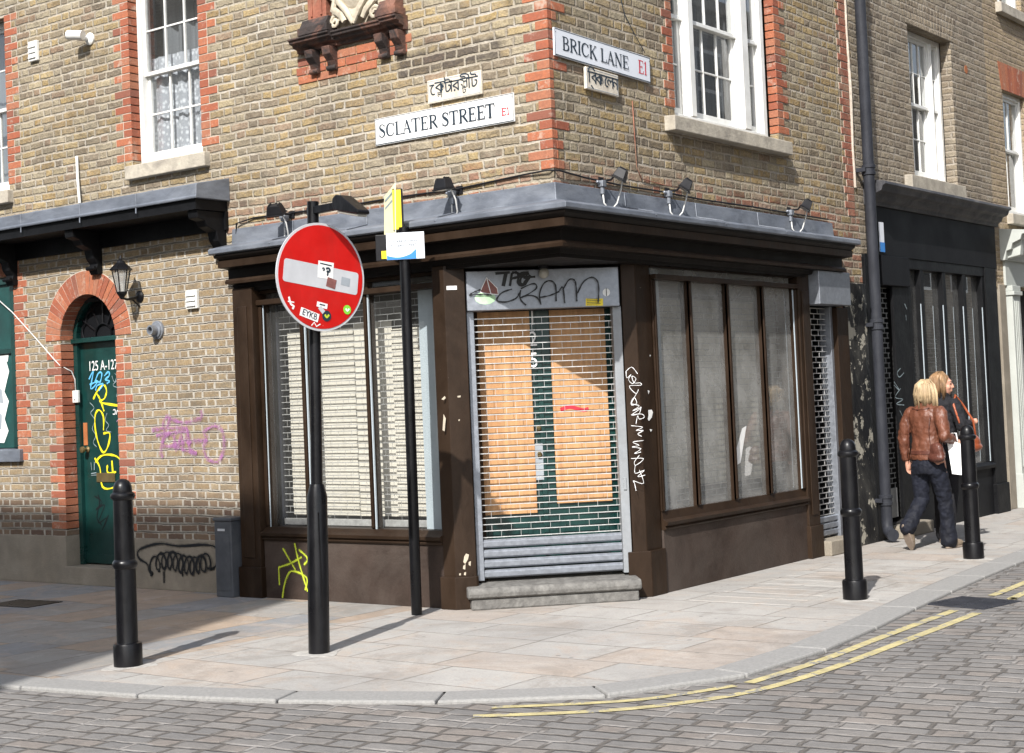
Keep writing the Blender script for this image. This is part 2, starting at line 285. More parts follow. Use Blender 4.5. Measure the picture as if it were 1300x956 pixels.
def paving():
    t = NT('york_stone_paving'); x, y, _ = t.xyz(t.pos())
    res = []
    for (u, v, h, L, S) in ((t.ma('ADD', x, 10.0), t.ma('ADD', y, 20.07), .50, 1.05, .70), (t.ma('ADD', y, 20.2), t.ma('ADD', x, 30.1), .50, 1.0, .68)):
        res.append(bond(t, u, v, h, L, S, .006, .007, 4.0, .006))
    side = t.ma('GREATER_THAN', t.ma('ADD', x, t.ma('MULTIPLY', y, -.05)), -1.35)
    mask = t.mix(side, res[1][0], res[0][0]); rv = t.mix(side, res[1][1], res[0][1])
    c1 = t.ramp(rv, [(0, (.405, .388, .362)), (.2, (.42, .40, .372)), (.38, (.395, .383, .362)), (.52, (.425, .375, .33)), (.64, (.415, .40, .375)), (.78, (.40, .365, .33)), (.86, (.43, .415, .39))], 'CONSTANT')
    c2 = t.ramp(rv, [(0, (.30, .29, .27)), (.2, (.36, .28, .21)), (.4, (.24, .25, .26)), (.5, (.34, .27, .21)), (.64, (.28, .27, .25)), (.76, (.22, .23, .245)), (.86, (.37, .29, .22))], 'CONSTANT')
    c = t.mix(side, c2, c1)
    p = t.pos()
    # riven stone: iron staining, traffic grime and pale worn patches, each with its own outline
    c = t.mix(t.mr(t.noise(p, 1.9, 7, .72, 1.2), .50, .62, 0, .65), c, t.mix(.6, c, (.46, .36, .28)))
    c = t.mix(t.mr(t.noise(p, 3.4, 7, .75, .8), .50, .68, 0, .6), c, t.mix(.6, c, (.52, .50, .47)))
    c = t.mix(t.mr(t.noise(p, .7, 7, .7, .5), .42, .62, 0, .65), c, t.mix(.6, c, (.25, .24, .23)))
    c = t.mix(t.mr(t.noise(p, 7.5, 6, .8, .6), .54, .70, 0, .55), c, t.mix(.6, c, (.20, .19, .175)))
    c = t.mix(t.mr(t.noise(p, 60, 5, .8), .40, .72, 0, .6), c, t.mix(.65, c, (.20, .19, .18)))
    c = t.mix(t.mr(t.noise(p, 160, 2, .7), .60, .75, 0, .5), c, (.13, .12, .115))
    for sc, th, col in ((3.1, .045, (.13, .125, .12)), (5.3, .05, (.17, .165, .16))):
        vo = t.n('TexVoronoi', {'Vector': p, 'Scale': sc}); sp = t.ma('ADD', vo.outputs['Distance'], t.ma('MULTIPLY', t.ma('SUBTRACT', t.noise(p, 30, 2), .5), .06))
        c = t.mix(t.mr(sp, th, th + .02, .6, 0), c, col)
    c = t.n('HueSaturation', {'Saturation': 1.06, 'Value': .94, 'Color': c}).outputs[0]
    c = t.mix(t.mr(t.noise(p, 1.25, 8, .78, 1.0), .50, .60, 0, .38), c, (.20, .175, .15))
    jn = t.noise(p, 2.3, 5, .7)
    jm = t.ma('SUBTRACT', 1.0, mask)
    c = t.mix(t.ma('MULTIPLY', jm, t.mr(jn, .35, .65, .15, .9)), c, (.15, .13, .11))
    c = t.mix(t.ma('MULTIPLY', jm, t.mr(t.noise(p, 3.7, 4, .7), .56, .64, 0, .8)), c, (.40, .37, .33))
    t.bump(t.ma('ADD', t.ma('MULTIPLY', mask, .45), t.ma('ADD', t.ma('MULTIPLY', t.noise(p, 9, 7, .75), 1.0), t.ma('ADD', t.ma('MULTIPLY', t.noise(p, 90, 3, .7), .18), t.ma('MULTIPLY', t.ma('MULTIPLY', rv, mask), .5)))), .010, .9)
    return t.set(col=c, rough=.86, spec=.25)
M['paving'] = paving()

def setts():
    t = NT('stone_setts'); x, y, _ = t.xyz(t.pos())
    a = R(8); u = t.ma('ADD', t.ma('MULTIPLY', x, math.cos(a)), t.ma('ADD', t.ma('MULTIPLY', y, math.sin(a)), 40)); v = t.ma('ADD', t.ma('MULTIPLY', y, math.cos(a)), t.ma('ADD', t.ma('MULTIPLY', x, -math.sin(a)), 40))
    mask, rv, rc, _ = bond(t, u, v, .135, .27, .17, .010, .016, 9, .016, .05)
    p = t.pos()
    c = t.ramp(rv, [(0, (.185, .175, .165)), (.2, (.165, .16, .155)), (.4, (.215, .19, .17)), (.6, (.175, .17, .165)), (.8, (.20, .19, .18))], 'CONSTANT')
    c = t.mix(t.mr(t.noise(p, 25, 5, .7), .35, .75, 0, .5), c, (.11, .1, .095))
    c = t.mix(t.mr(t.noise(p, 1.6, 4), .4, .7, 0, .35), c, (.28, .26, .24))
    mc = t.mix(t.mr(t.noise(p, 2.6, 4, .65), .5, .62), (.11, .10, .09), (.26, .245, .23))
    c = t.mix(t.mr(t.noise(p, 5, 6, .75, .6), .48, .62, 0, .5), c, (.13, .125, .12))
    c = t.mix(mask, mc, c)
    t.bump(t.ma('ADD', t.ma('MULTIPLY', mask, 1.0), t.ma('MULTIPLY', t.noise(p, 22, 4, .7), .5)), .014, .9)
    return t.set(col=c, rough=.8, spec=.3)
M['setts'] = setts()
M['asphalt'] = simple('worn_asphalt', (.06, .06, .058), .9, var=.2, scale=30, bump=.006, bscale=90)

# ------------------------------------------------------------------ geometry helpers
class MB:
    def __init__(s): s.v = []; s.f = []
    def add(s, vs, fs):
        o = len(s.v); s.v += [tuple(v) for v in vs]; s.f += [tuple(i + o for i in f) for f in fs]; return s
    def box(s, x0, x1, y0, y1, z0, z1):
        return s.add([(x, y, z) for x in (x0, x1) for y in (y0, y1) for z in (z0, z1)],
                     [(0, 1, 3, 2), (4, 6, 7, 5), (0, 4, 5, 1), (2, 3, 7, 6), (0, 2, 6, 4), (1, 5, 7, 3)])
    def quad(s, a, b, c, d): return s.add([a, b, c, d], [(0, 1, 2, 3)])
    def prism(s, foot, z0, z1):
        n = len(foot)
        return s.add([(x, y, z0) for x, y in foot] + [(x, y, z1) for x, y in foot],
                     [tuple(range(n))[::-1], tuple(range(n, 2 * n))] + [(i, (i + 1) % n, n + (i + 1) % n, n + i) for i in range(n)])
    def vprism(s, prof, y0, y1):       # profile in x,z extruded along y
        n = len(prof)
        return s.add([(x, y0, z) for x, z in prof] + [(x, y1, z) for x, z in prof],
                     [tuple(range(n)), tuple(range(n, 2 * n))[::-1]] + [(i, n + i, n + (i + 1) % n, (i + 1) % n) for i in range(n)])
    def xprism(s, prof, x0, x1):       # profile (out, z), out = -y, extruded along x
        n = len(prof)
        return s.add([(x0, -d, z) for d, z in prof] + [(x1, -d, z) for d, z in prof],
                     [tuple(range(n)), tuple(range(n, 2 * n))[::-1]] + [(i, n + i, n + (i + 1) % n, (i + 1) % n) for i in range(n)])
    def lathe(s, prof, seg=24, c=(0, 0, 0), axis='z', caps=True):
        vs = []
        for r, h in prof:
            for k in range(seg):
                a = 2 * math.pi * k / seg
                p = (r * math.cos(a), r * math.sin(a), h)
                if axis == 'y': p = (p[0], h, p[1])
                if axis == 'x': p = (h, p[0], p[1])
                vs.append((p[0] + c[0], p[1] + c[1], p[2] + c[2]))
        fs = []
        for i in range(len(prof) - 1):
            for k in range(seg):
                a, b = i * seg + k, i * seg + (k + 1) % seg
                fs.append((a, b, b + seg, a + seg))
        if caps: fs += [tuple(range(seg))[::-1], tuple(range((len(prof) - 1) * seg, len(prof) * seg))]
        return s.add(vs, fs)
    def tube(s, pts, r, seg=8, closed=False):
        pts = [Vector(p) for p in pts]; rs = r if isinstance(r, (list, tuple)) else [r] * len(pts)
        vs = []; up = Vector((.13, .31, .94)).normalized()
        for i, p in enumerate(pts):
            d = (pts[min(i + 1, len(pts) - 1)] - pts[max(i - 1, 0)]).normalized()
            if i == 0: a = d.cross(up).normalized()
            else: a = (a - d * a.dot(d)).normalized()
            b = d.cross(a)
            for k in range(seg):
                t = 2 * math.pi * k / seg
                vs.append(p + (a * math.cos(t) + b * math.sin(t)) * rs[i])
        n = len(pts)
        fs = [(i * seg + k, i * seg + (k + 1) % seg, (i + 1) * seg + (k + 1) % seg, (i + 1) * seg + k) for i in range(n - 1) for k in range(seg)]
        fs += [tuple(range(seg))[::-1], tuple(range((n - 1) * seg, n * seg))]
        return s.add(vs, fs)
    def ell(s, c, r, seg=16, rings=10, rot=None):
        vs = []; fs = []
        for i in range(rings + 1):
            ph = math.pi * i / rings
            for k in range(seg):
                th = 2 * math.pi * k / seg
                v = Vector((r[0] * math.sin(ph) * math.cos(th), r[1] * math.sin(ph) * math.sin(th), r[2] * math.cos(ph)))
                if rot: v = rot @ v
                vs.append(v + Vector(c))
        for i in range(rings):
            for k in range(seg):
                a, b = i * seg + k, i * seg + (k + 1) % seg
                fs.append((a, a + seg, b + seg, b))
        return s.add(vs, fs)
    def ribbon(s, pts, w, y, lift=.00015, smooth=0):
        """flat painted stroke in the local x,z plane; out is -y; every point a hair further out so it never lies on itself"""
        if smooth:
            q = []
            for i in range(len(pts) - 1):
                p0, p1, p2, p3 = pts[max(i - 1, 0)], pts[i], pts[i + 1], pts[min(i + 2, len(pts) - 1)]
                for k in range(smooth):
                    t = k / smooth
                    q.append(tuple(.5 * (2 * p1[j] + (p2[j] - p0[j]) * t + (2 * p0[j] - 5 * p1[j] + 4 * p2[j] - p3[j]) * t * t + (3 * p1[j] - p0[j] - 3 * p2[j] + p3[j]) * t ** 3) for j in (0, 1)))
            pts = q + [pts[-1]]
        n = len(pts); ws = w if isinstance(w, (list, tuple)) else [w] * n
        if len(ws) != n: ws = [ws[min(len(ws) - 1, int(i * len(ws) / n))] for i in range(n)]
        vs = []
        for i in range(n):
            a, b = pts[max(i - 1, 0)], pts[min(i + 1, n - 1)]
            dx, dz = b[0] - a[0], b[1] - a[1]; l = math.hypot(dx, dz) or 1
            nx, nz = -dz / l * ws[i] / 2, dx / l * ws[i] / 2
            yy = y - i * lift
            vs += [(pts[i][0] + nx, yy, pts[i][1] + nz), (pts[i][0] - nx, yy, pts[i][1] - nz)]
        return s.add(vs, [(2 * i, 2 * i + 1, 2 * i + 3, 2 * i + 2) for i in range(n - 1)])
    def poly(s, pts, y): return s.add([(x, y, z) for x, z in pts], [tuple(range(len(pts)))])
    def xform(s, m, i0=0):
        for i in range(i0, len(s.v)): s.v[i] = tuple(m @ Vector(s.v[i]))
        return s
    def build(s, name, mat, parent=None, loc=(0, 0, 0), rz=0, smooth=False, bevel=0, fix=True, mods=(), **props):
        me = bpy.data.meshes.new(name); me.from_pydata(s.v, [], s.f)
        if fix:
            bm = bmesh.new(); bm.from_mesh(me); bmesh.ops.recalc_face_normals(bm, faces=bm.faces); bm.to_mesh(me); bm.free()
        me.update(); uvl = me.uv_layers.new(name='UVMap')
        vv = me.vertices
        for p in me.polygons:
            n = p.normal; ax = 0 if abs(n.x) > max(abs(n.y), abs(n.z)) else (1 if abs(n.y) >= abs(n.z) else 2)
            for li, vi in zip(p.loop_indices, p.vertices):
                c = vv[vi].co
                uvl.data[li].uv = (c.y, c.z) if ax == 0 else ((c.x, c.z) if ax == 1 else (c.x, c.y))
        me.materials.append(M[mat] if isinstance(mat, str) else mat)
        o = bpy.data.objects.new(name, me); COL.objects.link(o)
        if parent: o.parent = parent
        o.location = loc; o.rotation_euler = (0, 0, rz)
        if smooth:
            me.shade_smooth()
            if smooth != 'full': me.set_sharp_from_angle(angle=R(smooth if smooth is not True else 40))
        if bevel:
            b = o.modifiers.new('bevel', 'BEVEL'); b.width = bevel; b.segments = 2; b.limit_method = 'ANGLE'; b.angle_limit = R(35)
        for k, v in props.items(): o[k] = v
        return o

def thing(name, label, cat, loc=(0, 0, 0), rz=0, group=None, parent=None, rot=None):
    o = bpy.data.objects.new(name, None); COL.objects.link(o); o.empty_display_size = .2
    o.location = loc; o.rotation_euler = rot or (0, 0, rz)
    o['label'] = label; o['category'] = cat
    if group: o['group'] = group
    return o
def tag(o, label, cat, group=None):
    o['label'] = label; o['category'] = cat
    if group: o['group'] = group
    return o
def copy_tree(o, parent=None):
    c = o.copy(); COL.objects.link(c); c.parent = parent
    for ch in [x for x in bpy.data.objects if x.parent == o]: copy_tree(ch, c)
    return c
RZ = R(90)

def wall(name, mat, parent, u0, u1, z0, z1, holes=(), dep=.12, rz=0, back=None, mat_reveal=None, y=0):
    """front sheet with openings and their reveals, in local x (along), y (inward), z"""
    us = sorted({u0, u1, *[h[0] for h in holes], *[h[1] for h in holes]}); zs = sorted({z0, z1, *[h[2] for h in holes], *[h[3] for h in holes]})
    us = [a for a in us if u0 <= a <= u1]; zs = [a for a in zs if z0 <= a <= z1]
    b = MB()
    for i in range(len(us) - 1):
        for j in range(len(zs) - 1):
            cu, cz = (us[i] + us[i + 1]) / 2, (zs[j] + zs[j + 1]) / 2
            if any(h[0] < cu < h[1] and h[2] < cz < h[3] for h in holes): continue
            b.quad((us[i], y, zs[j]), (us[i + 1], y, zs[j]), (us[i + 1], y, zs[j + 1]), (us[i], y, zs[j + 1]))
    for h in holes:
        d = h[4] if len(h) > 4 else dep
        a, c, e, f = h[:4]
        b.quad((a, y, e), (a, y + d, e), (a, y + d, f), (a, y, f)); b.quad((c, y, e), (c, y, f), (c, y + d, f), (c, y + d, e))
        b.quad((a, y, f), (a, y + d, f), (c, y + d, f), (c, y, f)); b.quad((a, y, e), (c, y, e), (c, y + d, e), (a, y + d, e))
    return b.build(name, mat, parent, rz=rz, fix=False)

def quoins(parent, u, side, z0, z1, name='brick_quoin', rz=0, wide=.225, narrow=.1125, dep=.11, ret=0, mat='red'):
    """red dressing bricks, toothed, along a vertical arris at u; side -1 grows to lower u"""
    b = MB(); m = MB(); k0 = int(math.ceil(z0 / .075)); k = k0
    while (k + 1) * .075 <= z1 + .001:
        w = wide if k % 2 else narrow; z = k * .075
        n = 1 if (k % 2 == 0 or rnd.random() < .75) else 2
        for q in range(n):
            a0 = w * q / n + (.004 if q else -.004); a1 = w * (q + 1) / n - .006
            x0, x1 = (u + side * a0, u + side * a1)
            b.box(min(x0, x1), max(x0, x1), -.006 - rnd.random() * .004, dep if (q == 0 and ret) else .02, z + .005, z + .071)
        m.box(min(u + side * .002, u + side * w), max(u + side * .002, u + side * w), -.003, .01, z - .0, z + .0748)
        if ret: m.box(min(u, u + side * .01) , max(u, u + side * .01), -.0028, dep - .001, z, z + .0746)
        k += 1
    o = b.build(name, mat, parent, rz=rz, bevel=.004); m.build('mortar_joint', 'mortar', o)
    return o

def lr_sweep(name, prof, uL, uR, mat, parent, smooth=False, bevel=0):
    """profile (out, z) swept along the left face, mitred round the street corner, then along the right face"""
    n = len(prof); vs = []; fs = []
    st = [(lambda d: (uL, -d)), (lambda d: (d, -d)), (lambda d: (d, uR))]
    for f in st: vs += [(*f(d), z) for d, z in prof]
    for s_ in range(2):
        for i in range(n): fs.append((s_ * n + i, s_ * n + (i + 1) % n, (s_ + 1) * n + (i + 1) % n, (s_ + 1) * n + i))
    fs += [tuple(range(n)), tuple(range(2 * n, 3 * n))[::-1]]
    return MB().add(vs, fs).build(name, mat, parent, smooth=smooth, bevel=bevel)

def text_obj(name, body, size, mat, parent, x, y, z, rz=0, align='LEFT', sx=1.0, extrude=0.0008, rot=0, shear=0):
    cu = bpy.data.curves.new(name, 'FONT'); cu.body = body; cu.size = size; cu.align_x = align; cu.extrude = extrude; cu.shear = shear
    t = bpy.data.objects.new('tmp', cu); COL.objects.link(t)
    bpy.context.view_layer.update()
    me = bpy.data.meshes.new_from_object(t.evaluated_get(bpy.context.evaluated_depsgraph_get()))
    bpy.data.objects.remove(t); bpy.data.curves.remove(cu)
    me.name = name
    mt = Matrix.Rotation(R(90), 4, 'X') @ Matrix.Rotation(rot, 4, 'Z') @ Matrix.Diagonal((sx, 1, 1, 1))
    me.transform(mt)
    me.materials.clear(); me.materials.append(M[mat])
    o = bpy.data.objects.new(name, me); COL.objects.link(o); o.parent = parent; o.location = (x, y, z); o.rotation_euler = (0, 0, rz)
    return o

# serif capitals built as strokes (cap height 1)
K, H_, S_ = .155, .05, .032
def _st(x, y0, y1, w): return ([(x, y0), (x, y1)], [w, w])
def _sf(x, y, w=.24): return ([(x - w / 2, y), (x + w / 2, y)], [S_, S_])
GL = {
 'I': (.34, [_st(.17, 0, 1, K), _sf(.17, .016), _sf(.17, .984)]),
 'L': (.62, [_st(.17, 0, 1, K), _sf(.15, .984), ([(.04, .02), (.56, .02)], [.04, .05]), ([(.57, .0), (.59, .26)], [.06, .02])]),
 'T': (.72, [_st(.35, 0, 1, K), _sf(.35, .016), ([(.02, .975), (.68, .975)], [.05, .05]), ([(.03, .98), (.02, .76)], [.05, .02]), ([(.67, .98), (.68, .76)], [.05, .02])]),
 'E': (.66, [_st(.17, 0, 1, K), ([(.04, .975), (.56, .975)], [.045, .045]), ([(.2, .52), (.45, .52)], [.045, .045]), ([(.04, .022), (.58, .022)], [.045, .045]), ([(.56, .98), (.57, .78)], [.05, .02]), ([(.45, .62), (.45, .42)], [.03, .03]), ([(.58, .0), (.60, .24)], [.06, .02])]),
 'A': (.74, [([(.37, .99), (.10, .02)], [.06, .05]), ([(.35, .99), (.62, .0)], [.13, .16]), ([(.2, .33), (.52, .33)], [.045, .045]), _sf(.10, .016, .2), _sf(.62, .016, .24)]),
 'N': (.78, [_st(.14, 0, 1, .05), _st(.64, 0, 1, .05), ([(.14, .98), (.64, .02)], [.15, .15]), _sf(.12, .984, .2), _sf(.14, .016, .2), _sf(.64, .984, .2)]),
 'K': (.76, [_st(.17, 0, 1, K), _sf(.17, .016), _sf(.17, .984), ([(.6, .97), (.2, .43)], [.05, .05]), ([(.30, .58), (.64, .02)], [.14, .16]), _sf(.6, .984, .2), _sf(.64, .016, .22)]),
 'R': (.72, [_st(.17, 0, 1, K), _sf(.15, .016), ([(.05, .97), (.36, .975), (.49, .92), (.55, .82), (.55, .68), (.48, .57), (.36, .51), (.17, .5)], [.04, .045, .08, .14, .14, .09, .045, .04]), ([(.32, .51), (.48, .3), (.68, .0)], [.12, .15, .12])]),
 'B': (.68, [_st(.17, 0, 1, K), ([(.05, .975), (.36, .975), (.47, .92), (.52, .82), (.51, .67), (.44, .57), (.33, .52), (.17, .52)], [.04, .045, .08, .13, .13, .08, .045, .04]), ([(.33, .52), (.48, .47), (.57, .38), (.58, .22), (.52, .1), (.38, .03), (.05, .022)], [.04, .07, .12, .15, .13, .05, .04])]),
 'C': (.74, [([(.65, .74), (.56, .91), (.40, .975), (.24, .91), (.13, .74), (.10, .5), (.13, .26), (.24, .09), (.42, .025), (.57, .09), (.68, .25)], [.03, .05, .05, .1, .15, .17, .15, .1, .05, .05, .03]), ([(.65, .7), (.66, .98)], [.05, .02])]),
 'S': (.58, [([(.46, .78), (.40, .92), (.28, .975), (.15, .92), (.10, .78), (.16, .65), (.30, .53), (.43, .40), (.47, .24), (.40, .09), (.26, .025), (.14, .08), (.07, .25)], [.03, .05, .05, .09, .13, .16, .18, .17, .13, .09, .05, .05, .03]), ([(.46, .74), (.47, .97)], [.04, .02]), ([(.07, .3), (.06, .03)], [.03, .04])]),
 '1': (.40, [_st(.2, 0, 1, .12), _sf(.2, .016), ([(.2, .97), (.06, .84)], [.05, .03])]),
 ' ': (.32, []),
}
def serif(name, s, x, z, h, w, y, mat, parent):
    b = MB(); adv = sum(GL[c][0] for c in s); k = w / (adv * h); j = 0
    for c in s:
        for pts, ws in GL[c][1]:
            ws = [max(q, .0062 / h) for q in ws]; sm = 4 if len(pts) > 3 else 0
            if sm:
                n = (len(pts) - 1) * 4 + 1; w2 = [ws[int(i / 4)] + (ws[min(int(i / 4) + 1, len(ws) - 1)] - ws[int(i / 4)]) * ((i % 4) / 4) for i in range(n)]
            else: w2 = ws
            b.ribbon([(x + px * h * k, z + pz * h) for px, pz in pts], [max(.0058, q * h * (.62 + .45 * k)) for q in w2], y - j * .0001, .00003, sm); j += 1
        x += GL[c][0] * h * k
    return b.build(name, mat, parent, fix=False)

def strokes(name, key, w, mat, parent, y, rz=0, loc=(0, 0, 0), smooth=4, label=None, halo=None):
    b = MB()
    for i, p in enumerate(ST[key]):
        b.ribbon(p, [w * (.86 + .26 * math.sin(k * .9 + i * 2.1) + .1 * math.sin(k * 2.3 + i)) for k in range(41)], y - i * .0012, .00003, smooth if len(p) > 2 else 0)
    o = b.build(name, mat, parent, rz=rz, loc=loc, fix=False)
    if halo:
        h = MB()
        for i, p in enumerate(ST[key]): h.ribbon(p, w * 1.9, y + .0010 - i * .0012, .00003, smooth if len(p) > 2 else 0)
        h.build('overspray', halo, parent, rz=rz, loc=loc, fix=False)
    return o
